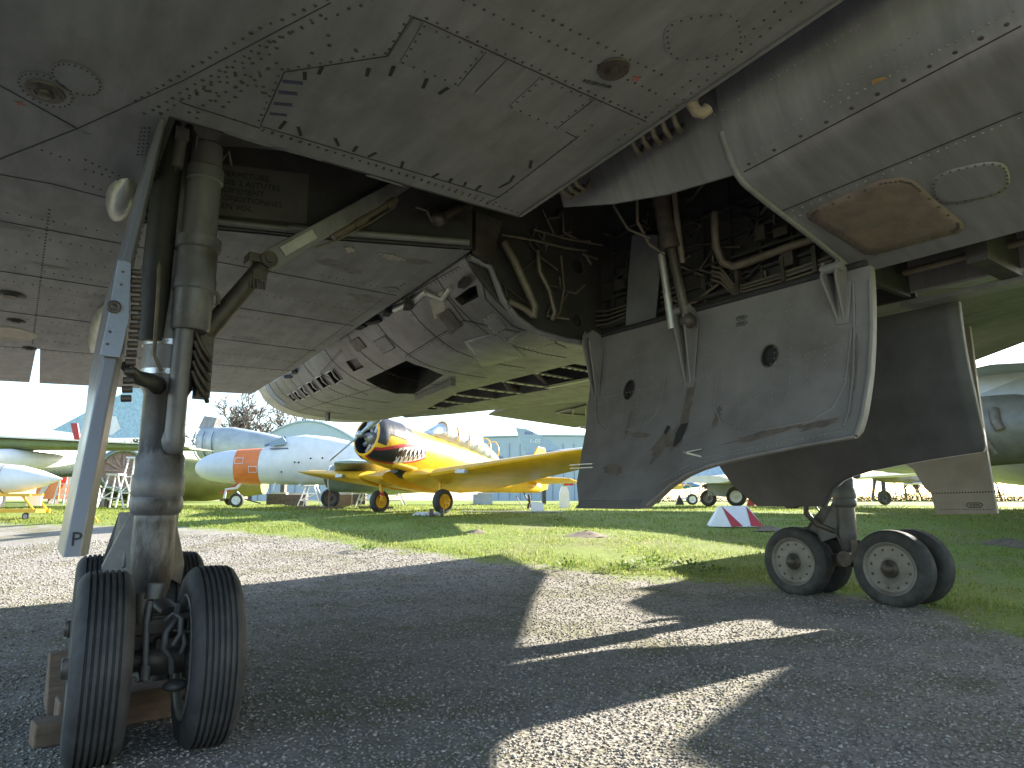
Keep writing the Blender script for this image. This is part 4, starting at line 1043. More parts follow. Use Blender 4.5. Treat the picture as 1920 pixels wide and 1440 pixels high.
def legparts(x, leg, full=True):
    s = 1 if x < XC else -1
    m = MB(); m.box((x, (YR + YF) / 2, .40), (.11, YF - YR + .1, .13)); m.lathe([(-.14, .085), (.14, .085)], (x, LY, .43), (1, 0, 0), 20)
    for y in (YR, YF): m.cyl((x - .30, y, .372), (x + .30, y, .372), .045, n=14); m.lathe([(-.1, .07), (.1, .07)], (x, y, .372), (1, 0, 0), 16)
    m.build('bogie_beam', M['grease'], leg, bevel=.01)
    for sx in (-1, 1):
        m = MB(); m.prism([(x + sx * .07, LY + .12, 1.0), (x + sx * .09, LY + .10, .72), (x + sx * .13, LY + .50, .55), (x + sx * .17, LY + .52, .60), (x + sx * .12, LY + .2, 1.0)], (sx * .03, 0, 0))
        m.prism([(x + sx * .09, LY + .08, 1.05), (x + sx * .20, LY + .22, .72), (x + sx * .19, LY + .22, .60), (x + sx * .09, LY + .08, .66)], (0, .035, 0))
        m.build('side_brace', M['legd'], leg, bevel=.006)
    m = MB(); m.cyl((x + .03, LY - .13, 1.36), (x + .035, LY - .15, 2.0), .048, n=16); m.sphere((x + .03, LY - .125, 1.37), .058, 12, 8, (1, .8, 1.3)); m.lathe([(1.955, .085), (1.97, .096), (2.17, .098), (2.18, .108), (2.24, .108), (2.25, .102), (2.40, .102), (2.41, .116), (2.47, .116), (2.48, .088), (2.80, .088), (2.81, .098), (2.88, .098), (2.89, .085), (3.02, .080), (3.05, .05)], (x + .04, LY - .15, 0), (0.012, 0, 1), 28)
    j = sharp(m.build('retraction_jack', M['leg'], leg))
    m = MB(); m.lathe([(-.07, .075), (.07, .075)], (x + .055, LY - .15, 3.10), (0, 1, 0), 20); m.box((x + .055, LY - .15, 3.02), (.10, .1, .1)); m.build('jack_pivot', M['leg'], leg)
    m = MB(); m.cyl((x - .07, LY - .13, 2.86), (x - .06, LY - .13, 3.03), .035, n=12); m.box((x - .06, LY - .14, 3.05), (.07, .06, .07)); m.cyl((x - .06, LY - .14, 3.08), (x - .05, LY - .14, 3.2), .018); m.tube([(x - .075, LY - .13, 2.86), (x - .08, LY - .13, 2.7), (x - .075, LY - .12, 2.5)], .012, 8)
    m.build('lock_valve', M['leg'], leg)
    m = MB()
    m.tube([(x + .14, LY - .1, 2.98), (x + .15, LY - .12, 2.75), (x + .13, LY - .1, 2.5), (x + .13, LY - .12, 2.2), (x + .15, LY - .1, 1.95)], .012, 7)
    m.tube([(x + .17, LY - .08, 3.0), (x + .2, LY - .1, 3.06), (x + .23, LY - .05, 3.0)], .008, 6)
    m.tube([(x - .12, LY - .12, 2.45), (x - .11, LY - .16, 2.2), (x - .1, LY - .16, 1.8), (x - .06, LY - .16, 1.72)], .010, 7)
    m.cyl((x + .14, LY - .09, 2.9), (x + .14, LY - .09, 3.02), .024); m.cyl((x + .115, LY - .11, 2.84), (x + .115, LY - .11, 2.96), .02)
    for k in range(9): a = -.4 + k * .42; m.tube([(x + .17 + .035 * math.cos(a), LY - .1, 2.16 + .05 * math.sin(a)), (x + .17 + .035 * math.cos(a + .45), LY - .1, 2.16 + .05 * math.sin(a + .45))], .011, 6)
    m.build('brake_pipe', M['pipe'], leg)
    m = MB()
    for k in range(5): z = 1.86 - .055 * k; m.tube([(x + .09, LY - .14, z + .1), (x + .12, LY - .15, z + .03), (x + .17, LY - .13, z - .03), (x + .185, LY - .1, z - .05)], .013, 7)
    m.box((x + .16, LY - .06, 1.78), (.07, .1, .34)); m.build('hose_stack', M['grease'], leg)
    for z in (1.72, 1.88):
        m = MB(); m.lathe([(0, .136), (.03, .136)], (x - .0, LY + .02, z), (0, 0, 1), 28); m.build('leg_clamp', M['chrome'], leg)
    m = MB(); m.tube([(x - .1, LY - .04, 1.9), (x - .11, LY - .08, 2.3), (x - .10, LY - .07, 3.2)], .075, 10); m.build('leg_fairlead', M['hose'], leg)
legparts(.665, leg); legparts(2 * XC - .665, leg2)
# side strut of the near leg
m = MB(); a, k, b = Vector((.80, 4.05, 1.93)), Vector((1.14, 4.02, 2.47)), Vector((2.06, 3.95, 3.24))
m.cyl(a, k, .055, .05, 14); o1 = m.build('side_strut', M['grease'], bomber)
m = MB(); d = (b - k).normalized(); s = Vector((0, 1, 0)); n = d.cross(s).normalized()
m.loft([[k + d * t + s * wq * .5 + n * hq, k + d * t - s * wq * .5 + n * hq, k + d * t - s * wq * .5 - n * hq, k + d * t + s * wq * .5 - n * hq] for t, wq, hq in ((-.06, .07, .045), (.05, .09, .06), (.35, .09, .052), (.75, .085, .05), (1.2, .08, .045))], True, True, False)
o = m.build('side_strut_arm', M['leg'], bomber, bevel=.008)
m = MB(); m.prism([k + d * .10 - s * .052 + n * .03, k + d * .34 - s * .052 + n * .03, k + d * .34 - s * .052 - n * .03, k + d * .10 - s * .052 - n * .03], -s * .004); m.build('arm_web', M['alu'], o)
m = MB(); m.lathe([(-.07, .05), (.07, .05)], k, (0, 1, 0), 20); m.lathe([(-.085, .025), (.085, .025)], k, (0, 1, 0), 14); m.box(k - d * .1 - n * .05, (.08, .12, .06)); m.box(k - d * .06 + n * .05, (.07, .12, .05))
for q_ in range(5): m.cyl(k - d * .13 - n * .07 + Vector((.02 * q_ - .04, -.05, 0)), k - d * .13 - n * .07 + Vector((.02 * q_ - .04, -.05, -.05)), .008)
m.build('strut_knuckle', M['grease'], o)
m = MB(); m.cyl(k + d * .45 - n * .07 - s * .02, k + d * 1.0 - n * .06 - s * .02, .024); m.cyl(k + d * .62 - n * .07 - s * .02, k + d * .72 - n * .07 - s * .02, .034); m.cyl(k + d * .9 - n * .065 - s * .02, k + d * .97 - n * .065 - s * .02, .036)
m.tube([k + d * .3 - n * .07 - s * .04, k + d * .45 - n * .10 - s * .05, k + d * .7 - n * .11 - s * .04, k + d * .95 - n * .10 - s * .03], .007, 6); m.build('strut_jack', M['pipe'], o)
# brake gear between the near tyres
m = MB(); x = X0
m.tube([(x + .05, 3.42, .80), (x + .03, 3.36, .70), (x - .01, 3.33, .62), (x - .015, 3.33, .5), (x + .02, 3.35, .42), (x + .03, 3.36, .3)], .014, 8)
m.tube([(x - .015, 3.34, .70), (x + .01, 3.31, .76), (x + .04, 3.31, .72), (x + .045, 3.32, .60), (x + .02, 3.33, .52)], .012, 8)
m.tube([(x + .12, 3.40, .92), (x + .135, 3.38, .80), (x + .125, 3.37, .55), (x + .12, 3.37, .35)], .012, 8); m.tube([(x - .07, 3.40, .84), (x - .08, 3.38, .7), (x - .075, 3.37, .45), (x - .07, 3.37, .36)], .014, 8)
m.tube([(x + .02, 3.36, .62), (x + .08, 3.36, .6), (x + .12, 3.37, .58)], .012, 8); m.tube([(x + .06, 3.36, .44), (x + .07, 3.34, .52), (x + .06, 3.35, .60)], .011, 8)
m.build('brake_hose', M['legd'], leg)
m = MB(); m.cyl((x + .12, 3.37, .26), (x + .12, 3.37, .36), .021); m.cyl((x - .07, 3.37, .28), (x - .07, 3.37, .38), .02); m.cyl((x - .06, 3.4, .86), (x - .05, 3.4, .97), .035); m.cyl((x + .12, 3.41, .88), (x + .12, 3.41, .98), .024); m.sphere((x + .05, 3.38, .2), .05, 10, 8, (1, 1, .9))
m.build('brake_fitting', M['legd'], leg)
m = MB(); m.box((x - .02, 3.50, .62), (.22, .06, .12)); m.cyl((x + .05, 3.8, .72), (x + .05, 3.55, .70), .05); m.cyl((x - .09, 3.44, .68), (x - .09, 3.44, .9), .04); m.box((x + .08, 3.42, .70), (.07, .04, .05)); m.box((x, 3.55, .55), (.22, .1, .3))
m.build('brake_block', M['grease'], leg, bevel=.008)
for o in leg.children:                     # brake gear sits low between the tyres
    if o.name.split('.')[0] in ('brake_fitting', 'brake_block') or (o.name.startswith('brake_hose') and o.data.vertices[0].co.y < 3.47):
        for v in o.data.vertices: v.co.z = .33 + (v.co.z - .3) * .56
# torque link and pipes of the far leg
x = 2 * XC - .665
m = MB(); m.prism([(x - .16, LY + .28, 1.02), (x - .10, LY + .30, 1.0), (x - .05, LY + .06, .62), (x - .11, LY + .04, .62)], (.03, .04, 0)); m.build('torque_link', M['leg'], leg2)
m = MB(); m.tube([(x - .28, LY + .3, 1.05), (x - .28, LY + .33, .92), (x - .22, LY + .25, .8), (x - .1, LY + .1, .72)], .03, 8); m.tube([(x - .24, LY + .34, 1.05), (x - .24, LY + .36, .95), (x - .18, LY + .3, .84), (x - .08, LY + .14, .76)], .022, 8); m.lathe([(-.03, .055), (.03, .055)], (x - .14, LY - .18, .42), (1, 0, 0), 16); m.box((x - .14, LY - .14, .52), (.05, .08, .24))
m.build('brake_hose', M['grease'], leg2)

# ---- leg doors (edge-on by the near leg, taupe panel beyond)
def ldy(z): return 2.9 + .18 * (z - .87)
def ldp(px, py):
    return on_plane(px, py, (0, 1, -.18), 2.9 - .18 * .87)
cl = [ldp(300, 222), ldp(228, 490), ldp(200, 640), ldp(180, 740), ldp(118, 1045)]
wdt = [.035, .055, .075, .075, .085]
def leg_door():
    m = MB(); rings = []
    for p, wd in zip(cl, wdt):
        y0 = p.y; y1 = 3.55 + (.25 if p.z > 1.6 else 0) if p.z > 1.0 else 3.42
        rings.append([(p.x, y0, p.z), (p.x + wd * .62, y0, p.z), (p.x + wd, y0 + .10, p.z), (p.x + wd + .02, y1, p.z), (p.x + .012, y1, p.z)])
    m.loft(rings, True, True, False); return m
ld = leg_door().build('leg_door', M['doormetal'], bomber, bevel=.006)
m = MB(); P = [ldp(*p) for p in ((238, 492), (247, 497), (243, 600), (226, 672), (188, 668), (203, 600), (222, 490))]
m.prism([p + Vector((-.004, -.006, 0)) for p in P], (0, -.014, 0)); hp = m.build('door_hinge_plate', mat('hinge_plate_blue', (.22, .245, .285), .45, .3, .12, 4), ld, bevel=.003)
m = MB(); c = ldp(212, 578); m.lathe([(0, .026), (.012, .026), (.013, .016), (.008, .014), (.012, .010), (.014, .0)], c + Vector((0, -.018, 0)), (0, -1, 0), 18, False)
for px, py in ((229, 512), (226, 536), (205, 624), (200, 647)): c = ldp(px, py) + Vector((0, -.019, 0)); hexrivet(m, c, (0, -1, 0), .007, .004)
m.build('pivot_bolt', M['grease'], hp)
m = MB()
for k in range(15):
    t = k / 14; p = ldp(249 - 30 * max(0, t - .35), 505 + 240 * t); m.cyl(p + Vector((.0, .04, 0)), p + Vector((.035, .04, .004)), .014, n=8)
m.build('edge_lug', M['grease'], ld)
m = MB()
for k in range(24): t = k / 23; p = cl[0].lerp(cl[1], t); hexrivet(m, p + Vector((.045, .03, 0)), (1, 0, 0), .006)
m.build('rivets', M['rivet'], ld, kind='stuff')
m = MB(); a, b = ldp(238, 670) + Vector((.02, .2, 0)), Vector((.62, 4.0, 1.66)); m.tube([a, a.lerp(b, .3) + Vector((0, 0, -.02)), a.lerp(b, .7), b], [.02, .032, .04, .05], 10); m.build('door_link', M['hose'], ld)
text_mesh('stencil_text', 'P', .07, ldp(137, 1012) + Vector((.01, -.004, 0)), (1, 0, 0), (0, 0, 1), M['ink'], ld, .001)
# far leg door
xd = 7.95
def fd(px, py, x=xd): return onx(px, py, x)
P = [fd(1755, 965), fd(1870, 963), fd(1850, 845), fd(1832, 720), fd(1815, 590), fd(1600, 640), fd(1650, 840), fd(1712, 880), fd(1733, 915), fd(1745, 925)]
m = MB(); m.prism(P, (.05, 0, 0)); ld2 = m.build('leg_door', M['doort'], bomber, bevel=.004)
ld2['label'] = 'pale taupe door of the far gear leg'
m = MB()
for i in range(22): p = fd(1750 + 115 * i / 21, 925 - 3 * i / 21, xd - .001); hexrivet(m, p, (-1, 0, 0), .008)
for i in range(18): p = fd(1765 + 95 * i / 17, 955, xd - .001); hexrivet(m, p, (-1, 0, 0), .006)
m.build('rivets', M['rivet'], ld2, kind='stuff')
m = MB(); c = fd(1827, 947, xd - .003); Q = [(.075, 0), (.055, .022), (-.055, .022), (-.075, 0), (-.055, -.022), (.055, -.022)]
m.tube([Vector((c.x, c.y + a, c.z + b)) for a, b in Q + Q[:1]], .004, 4); m.build('stencil_mark', M['ink'], ld2)
text_mesh('stencil_text', 'VERIN', .035, (c.x, c.y, c.z), (0, -1, 0), (0, 0, 1), M['ink'], ld2, .001)

# ---- timbers round the near wheels
m = MB(); m.box((0, 0, .075), (.62, .16, .15)); o = m.build('timber_chock', M['wood'], None, (X0 - .02, 3.98, 0), .008); o.rotation_euler = (0, 0, .05)
tag(o, 'rough timber baulk lying crosswise between the near bomber tyres', 'chock', 'timber chocks')
m = MB(); m.box((0, 0, .05), (.22, .12, .10)); o = m.build('timber_chock', M['wood'], None, (X0 - ST - .10, 3.84, 0), .008); o.rotation_euler = (0, 0, .12)
tag(o, 'squared brown timber block poking out left of the near tyre', 'chock', 'timber chocks')
m = MB(); m.prism([(0, -.14, 0), (0, .14, 0), (0, .14, .26), (0, .05, .26)], (.1, 0, 0)); o = m.build('timber_chock', M['wood'], None, (X0 - ST - .13, 4.46, 0), .006)
tag(o, 'pale upright timber wedge standing behind the leftmost tyre', 'chock', 'timber chocks')
# ================================================================== the aircraft park behind
def frame(name, pos, ahead, label, cat, group=None, pitch=0.0):
    """Empty at a machine's base; its local +x points along 'ahead' = (right, ahead) on the ground."""
    d = Vector((ahead[0] * RX + ahead[1] * SX, ahead[0] * RY + ahead[1] * SY, 0)).normalized()
    o = empty(name, pos, label, cat, group)
    q = Matrix.Rotation(math.atan2(d.y, d.x), 3, 'Z') @ Matrix.Rotation(-pitch, 3, 'Y')
    o.rotation_euler = q.to_euler(); return o
def ell(x, zc, ry, rz, n=28, yc=0.0, p=1.0):
    out = []
    for i in range(n):
        a = 2 * PI * i / n; c, s = math.cos(a), math.sin(a)
        out.append((x, yc + ry * math.copysign(abs(c) ** p, c), zc + rz * math.copysign(abs(s) ** p, s)))
    return out
def body(name, secs, material, parent, n=28, deg=40):
    m = MB(); m.loft([ell(*s, n=n) if len(s) == 4 else ell(s[0], s[1], s[2], s[3], n, s[4]) for s in secs]); return sharp(m.build(name, material, parent), deg)
def slab(name, root, tip, material, parent, nseg=6):
    """wing: root/tip = (x_lead, y, z, chord, thickness)"""
    m = MB(); rings = []
    for k in range(nseg + 1):
        t = k / nseg; xl, y, z, c, th = [a + (b - a) * t for a, b in zip(root, tip)]
        if k == nseg: th *= .35
        pr = [(0, 0), (.03, .35), (.12, .75), (.3, 1), (.6, .7), (1, .04), (1, -.02), (.6, -.35), (.3, -.5), (.1, -.4), (.02, -.2)]
        rings.append([(xl - u * c, y, z + v * th) for u, v in pr])
    m.loft(rings); return sharp(m.build(name, material, parent), 30)
def small_wheel(parent, c, r, wdt, rimm, name='wheel', ax=(0, 1, 0)):
    m = MB(); m.lathe([(-wdt * .3, r * .55), (-wdt * .5, r * .72), (-wdt * .5, r * .86), (-wdt * .3, r * .97), (0, r), (wdt * .3, r * .97), (wdt * .5, r * .86), (wdt * .5, r * .72), (wdt * .3, r * .55)], c, ax, 28, False)
    o = m.build(name, M['tyre'], parent); m = MB()
    m.lathe([(-wdt * .42, r * .6), (-wdt * .38, r * .5), (-wdt * .2, r * .42), (-wdt * .22, r * .2), (-wdt * .45, r * .16), (-wdt * .46, .0)], c, ax, 24, False)
    m.lathe([(wdt * .42, r * .6), (wdt * .38, r * .5), (wdt * .2, r * .42), (wdt * .22, r * .2), (wdt * .45, r * .16), (wdt * .46, .0)], c, ax, 24, False)
    m.build('rim', rimm, o); return o

# ---- yellow radial-engined trainer with a shark mouth
wl, wr = GP(828, 19.5), GP(710, 21.3)
mid = (wl + wr) / 2
hv = frame('trainer_plane', mid, (-.653, -.757), 'yellow propeller trainer with a toothed shark mouth on its cowling', 'propeller plane', None, math.radians(11.5))
Y_ = M['yellow']
TH = 1.78                                  # thrust line above the wheel contact
hs = [(2.02, TH, .50, .50), (2.0, TH, .56, .56), (1.85, TH, .63, .63), (1.55, TH, .66, .66), (1.05, TH, .66, .68), (.95, TH - .01, .62, .66), (.3, TH - .05, .56, .70), (-.5, TH - .03, .52, .74), (-1.8, TH, .50, .72), (-3.0, TH + .08, .42, .60), (-4.4, TH + .16, .27, .40), (-5.9, TH + .25, .07, .18)]
def hv_r(x):
    a = [(s[0], s[1], s[2], s[3]) for s in hs][::-1]; X = [q[0] for q in a]
    return [float(np.interp(x, X, [q[k] for q in a])) for k in (1, 2, 3)]
def hv_p(x, ang, off=.004, yside=1):
    zc, ry, rz = hv_r(x); return Vector((x, yside * (ry + off) * math.cos(ang), zc + (rz + off) * math.sin(ang)))
body('fuselage', hs[4:], Y_, hv)
m = MB(); m.loft([ell(*s, n=32) for s in hs[:5]], True, False); m.lathe([(0, .50), (-.03, .505)], (2.02, 0, TH), (1, 0, 0), 32, False); cowl = sharp(m.build('cowling', Y_, hv), 50)
def patch(name, fn, xs, material, off=.005, parent=hv, sides=(1, -1), k=18):
    m = MB()
    for sd_ in sides:
        rings = []
        for x in xs:
            lo, hi = fn(x); rings.append([hv_p(x, lo + (hi - lo) * i / k, off, sd_) for i in range(k + 1)])
        m.loft(rings, False, False)
    return m.build(name, material, parent)
R_ = math.radians
patch('cowl_black_ring', lambda x: (R_(-20) if x > 1.7 else R_(10), R_(92)), list(np.linspace(2.0, .98, 16)), M['black'], .012, cowl)
def mouth(x, grow=0.0):
    t = max(0.0, (1.98 - x) / 1.75); c = R_(-58) + R_(62) * t ** 1.1; h = R_(9 + 12 * math.sin(PI * min(1, .15 + t * .85)))
    return c - h - grow, c + h + grow
xm = list(np.linspace(1.98, .28, 16))
patch('mouth_outline', lambda x: mouth(x, R_(9)), [2.0] + xm + [.2], M['red'], .006); patch('mouth_black', mouth, xm[:-1], M['black'], .010)
m = MB()
for sd_ in (1, -1):
    for k in range(7):
        x = 1.30 - .145 * k; lo, hi = mouth(x); lo2, hi2 = mouth(x - .14)
        m.add([hv_p(x, hi, .03, sd_), hv_p(x - .14, hi2, .03, sd_), hv_p(x - .07, hi - (hi - lo) * .72, .03, sd_)], [(0, 1, 2)])
        m.add([hv_p(x - .07, lo, .028, sd_), hv_p(x - .21, lo2, .028, sd_), hv_p(x - .14, lo + (hi - lo) * .62, .028, sd_)], [(0, 1, 2)])
m.build('tooth', M['white'], hv)
patch('cowl_flap_band', lambda x: (R_(-25), R_(60)), [.97, .86, .74], M['black'], .006)
m = MB(); m.lathe([(.0, .495), (-.30, .515), (-.5, .515)], (2.0, 0, TH), (1, 0, 0), 28, False); m.build('cowl_liner', M['black'], cowl)
m = MB(); m.lathe([(-.55, .0), (-.55, .5), (-.5, .5)], (2.0, 0, TH), (1, 0, 0), 24, False); m.build('engine_firewall', M['dark'], hv)
for k in range(9):
    a = 2 * PI * k / 9; m = MB(); d = Vector((0, math.cos(a), math.sin(a))); c = Vector((1.72, 0, TH))
    m.lathe([(.14 + .03 * i, .085 if i % 2 else .065) for i in range(11)], c, d, 10); m.build('engine_cylinder', M['alu'], hv)
m = MB(); m.lathe([(0, .20), (.15, .17), (.26, .12), (.30, .05)], (1.72, 0, TH), (1, 0, 0), 20); m.build('gear_case', M['alu'], hv)
m = MB(); m.lathe([(.26, .05), (.45, .06), (.46, .10), (.58, .09), (.62, .04)], (1.72, 0, TH), (1, 0, 0), 18); pr = m.build('propeller', M['chrome'], hv)
bl = mat('blade_grey', (.36, .42, .5), .35, .4)
for a0 in (R_(32), R_(212)):
    m = MB(); d = Vector((0, math.cos(a0), math.sin(a0))); t_ = Vector((0, -math.sin(a0), math.cos(a0))); c = Vector((2.24, 0, TH)); rings = []
    for t, wd, tw, th in ((.06, .06, 0, .05), (.3, .07, .1, .05), (.45, .11, .6, .03), (.8, .12, .85, .022), (1.15, .10, 1.05, .016), (1.35, .04, 1.15, .01)):
        u = (t_ * math.cos(tw) + Vector((1, 0, 0)) * math.sin(tw)); v = d.cross(u)
        rings.append([c + d * t + u * wd, c + d * t + v * th, c + d * t - u * wd, c + d * t - v * th])
    m.loft(rings); m.build('blade', bl, pr)
for s in (1, -1):
    slab('wing', (.85, s * .45, .92, 2.35, .32), (.85, s * 1.6, .95, 2.3, .30), Y_, hv, 2); slab('wing', (.85, s * 1.6, .95, 2.3, .30), (.12, s * 6.3, 1.62 if s > 0 else 1.40, 1.25, .12), Y_, hv)
    m = MB(); m.box((.75, s * 2.7, 1.0), (.12, .35, .10)); m.build('wing_tape', M['alu'], hv)
    m = MB(); m.cyl((.18, s * 1.32, .9), (.05, s * 1.32, .36), .055); m.cyl((.06, s * 1.32, .66), (.05, s * 1.32, .36), .04); m.tube([(.05, s * 1.32, .40), (.04, s * 1.20, .36)], .04); l_ = m.build('gear_leg', Y_, hv)
    m = MB(); m.lathe([(.0, .085), (.08, .085)], (.08, s * 1.32, .52), (0, 0, 1), 14); m.tube([(.12, s * 1.32, .66), (.2, s * 1.32, .52), (.08, s * 1.32, .42)], .02, 6); m.build('torque_link', M['red'], l_)
    small_wheel(hv, (.03, s * 1.32 + s * .09, .345), .345, .22, Y_)
m = MB()
for k in range(7): a = 2 * PI * k / 7; m.box((.03 + .12 * math.cos(a), 1.53, .345 + .12 * math.sin(a)), (.14, .02, .03), Matrix.Rotation(-a, 3, 'Y'))
m.build('wheel_spoke', Y_, hv)
m = MB(); m.loft([ell(-.2, TH + .7, .28, .12), ell(-.7, TH + .85, .33, .38), ell(-2.0, TH + .85, .33, .42), ell(-3.2, TH + .65, .26, .22), ell(-3.6, TH + .55, .1, .1)]); sharp(m.build('canopy', mat('canopy_glass', (.5, .55, .58), .12, .3, .1), hv))
m = MB()
for x in (-.7, -1.2, -1.7, -2.2, -2.7, -3.1): 
    m.tube([(x, .36 * math.cos(a), TH + .80 + .45 * math.sin(a)) for a in np.linspace(-.2, PI + .2, 12)], .018, 5)
m.build('canopy_frame', Y_, hv)
slab('tailplane', (-4.7, .1, TH + .35, 1.0, .10), (-5.1, 1.9, TH + .38, .7, .06), Y_, hv); slab('tailplane', (-4.7, -.1, TH + .35, 1.0, .10), (-5.1, -1.9, TH + .38, .7, .06), Y_, hv)
m = MB(); m.prism([(-4.6, -.03, TH + .35), (-5.9, -.03, TH + .1), (-6.35, -.03, TH + .3), (-6.4, -.03, TH + 1.1), (-5.9, -.03, TH + 1.75), (-5.5, -.03, TH + 1.7), (-5.0, -.03, TH + .8)], (0, .06, 0)); m.build('fin', Y_, hv, bevel=.02)
m = MB(); m.cyl((-5.35, 0, TH - .1), (-5.5, 0, 1.32), .04); m.tube([(-4.9, 0, TH), (-5.45, 0, 1.4)], .02); m.tube([(-4.6, .05, TH - .3), (-5.0, .1, 1.15), (-5.1, .1, 1.1)], .012); m.build('tail_gear', M['grease'], hv); small_wheel(hv, (-5.52, 0, 1.28), .16, .1, M['grease'])
m = MB(); m.tube([(1.15, .35, TH - .6), (.75, .5, TH - .62), (.45, .52, TH - .62)], .09, 10); m.build('exhaust_stub', Y_, hv)
m = MB(); m.loft([ell(.8, TH - .66, .18, .10), ell(.5, TH - .72, .24, .14), ell(-.1, TH - .70, .2, .1)]); m.build('oil_cooler', M['black'], hv)

# ---- white jet with an orange nose band
nose = GP(362, 27)
mj = frame('white_jet', nose, (-1, -.06), 'white twin-engined jet with an orange band round its nose', 'jet')
MZ = 1.55 - .02
ms = [(0, MZ - .02, .03, .03), (-.06, MZ, .2, .2), (-.25, MZ + .01, .38, .38), (-.6, MZ + .03, .52, .53), (-1.1, MZ + .05, .61, .62), (-1.65, MZ + .06, .66, .67)]
wt = M['white']
body('radome', ms, mat('radome_white', (.62, .66, .70), .35, 0, .05), mj)
body('nose_band', [(-1.65, MZ + .06, .667, .677), (-2.6, MZ + .09, .70, .707)], M['orange'], mj)
ms2 = [(-2.6, MZ + .09, .70, .70), (-2.9, MZ + .14, .70, .76), (-3.5, MZ + .30, .71, .94), (-4.2, MZ + .34, .72, .99), (-5.2, MZ + .30, .72, .95), (-6.5, MZ + .15, .70, .82), (-8.0, MZ + .15, .6, .62), (-10, MZ + .25, .38, .42), (-11.4, MZ + .35, .1, .14)]
body('fuselage', ms2, wt, mj)
m = MB(); m.prism([(-2.95, .46, MZ + .92), (-3.45, .44, MZ + 1.2), (-3.62, .5, MZ + .98), (-3.6, .56, MZ + .88), (-3.0, .56, MZ + .82)], (0, .16, 0)); m.build('windscreen_pane', mat('smoked_glass', (.25, .32, .36), .1, 0, .1), mj)
m = MB(); m.tube([(-2.72, .35, MZ + .86), (-3.0, .35, MZ + .98), (-3.5, .3, MZ + 1.22)], .05, 6); m.tube([(-3.0, .62, MZ + .72), (-3.7, .64, MZ + .74)], .03, 6); m.build('windscreen_frame', M['blue'], mj)
for x0, z0 in ((-1.72, .28), (-2.25, -.05)):
    m = MB(); ps = [(x0, z0), (x0 - .30, z0), (x0 - .30, z0 - .22), (x0, z0 - .22), (x0, z0)]
    m.tube([(x, .69 * math.sqrt(max(0, 1 - (z / .72) ** 2)) + .018, MZ + .08 + z) for x, z in ps], .016, 5); m.build('stencil_frame', wt, mj)
m = MB()
for x, z in ((-4.0, -.05), (-4.15, -.06), (-4.6, .1), (-5.05, .12), (-3.5, -.42)): m.sphere((x, .735 * math.sqrt(max(0, 1 - z * z)), MZ + .25 + z), .035, 8, 5)
m.build('vent_hole', M['ink'], mj)
m = MB(); m.prism([(-1.75, -.02, MZ - .55), (-2.0, -.02, MZ - .55), (-1.25, -.02, .55), (-.95, -.02, .55)], (0, .05, 0)); m.build('nose_gear_door', M['red'], mj)
m = MB(); m.cyl((-1.9, .1, MZ - .5), (-1.65, .1, .75), .06); m.tube([(-1.65, .1, .75), (-1.3, .2, .70), (-1.25, .2, .35)], .05, 8); m.tube([(-1.7, .12, .6), (-1.95, .14, .35), (-1.7, .2, .2)], .04, 8); m.build('nose_gear_leg', wt, mj); small_wheel(mj, (-1.7, .12, .28), .28, .2, wt, 'nose_wheel')
NZ = MZ - .46
nc = [(-5.75, NZ, .40, .40, 2.25), (-5.70, NZ, .45, .45, 2.25), (-6.0, NZ, .50, .50, 2.25), (-7.2, NZ, .55, .55, 2.25), (-9, NZ, .44, .44, 2.25), (-10, NZ, .32, .32, 2.25)]
grn = mat('nacelle_grey', (.24, .30, .29), .35, .2, .12, 3)
m = MB(); m.loft([ell(s[0], s[1], s[2], s[3], 28, s[4]) for s in nc], True, False); m.lathe([(0, .40), (-.5, .37), (-.51, .0)], (-5.75, 2.25, NZ), (1, 0, 0), 24, False); nco = sharp(m.build('engine_nacelle', grn, mj))
m = MB(); m.lathe([(0, .0), (-.02, .365)], (-6.15, 2.25, NZ), (1, 0, 0), 24, False); m.build('intake_shadow', M['dark'], nco)
m = MB(); m.tube([(-5.7, 2.25 + .43 * math.cos(a), NZ + .43 * math.sin(a)) for a in np.linspace(0, 2 * PI, 29)], .035, 6); m.build('intake_lip', M['white'], nco)
mirror = [(s[0], s[1], s[2], s[3], -2.25) for s in nc]; body('engine_nacelle', mirror, grn, mj)
slab('wing', (-5.6, .55, MZ - .35, 3.0, .42), (-5.75, 2.0, MZ - .38, 2.9, .40), grn, mj, 2); slab('wing', (-5.75, 2.0, MZ - .38, 2.9, .40), (-6.6, 6.3, MZ - .1, 1.5, .16), grn, mj); slab('wing', (-5.6, -.55, MZ - .35, 3.0, .42), (-6.6, -6.3, MZ - .1, 1.5, .16), grn, mj)
m = MB(); m.prism([(-9.2, -.05, MZ + .5), (-11.4, -.05, MZ + .4), (-11.5, -.05, MZ + 1.0), (-10.9, -.05, MZ + 1.05)], (0, .1, 0)); m.build('fin', wt, mj)
m = MB(); m.cyl((-5.7, 1.45, MZ - .2), (-5.6, 1.5, .5), .07); m.prism([(-5.2, 1.2, MZ - .35), (-6.0, 1.2, MZ - .35), (-6.0, 1.2, .75), (-5.35, 1.2, .75)], (0, .04, 0)); m.build('main_gear_leg', M['grease'], mj); small_wheel(mj, (-5.6, 1.6, .36), .36, .24, M['rust'], 'main_wheel')
m = MB(); m.cyl((-3.2, .3, MZ - .6), (-3.15, .3, MZ - .85), .05); m.box((-4.2, .45, MZ - .68), (.08, .3, .12)); m.build('belly_aerial', wt, mj)

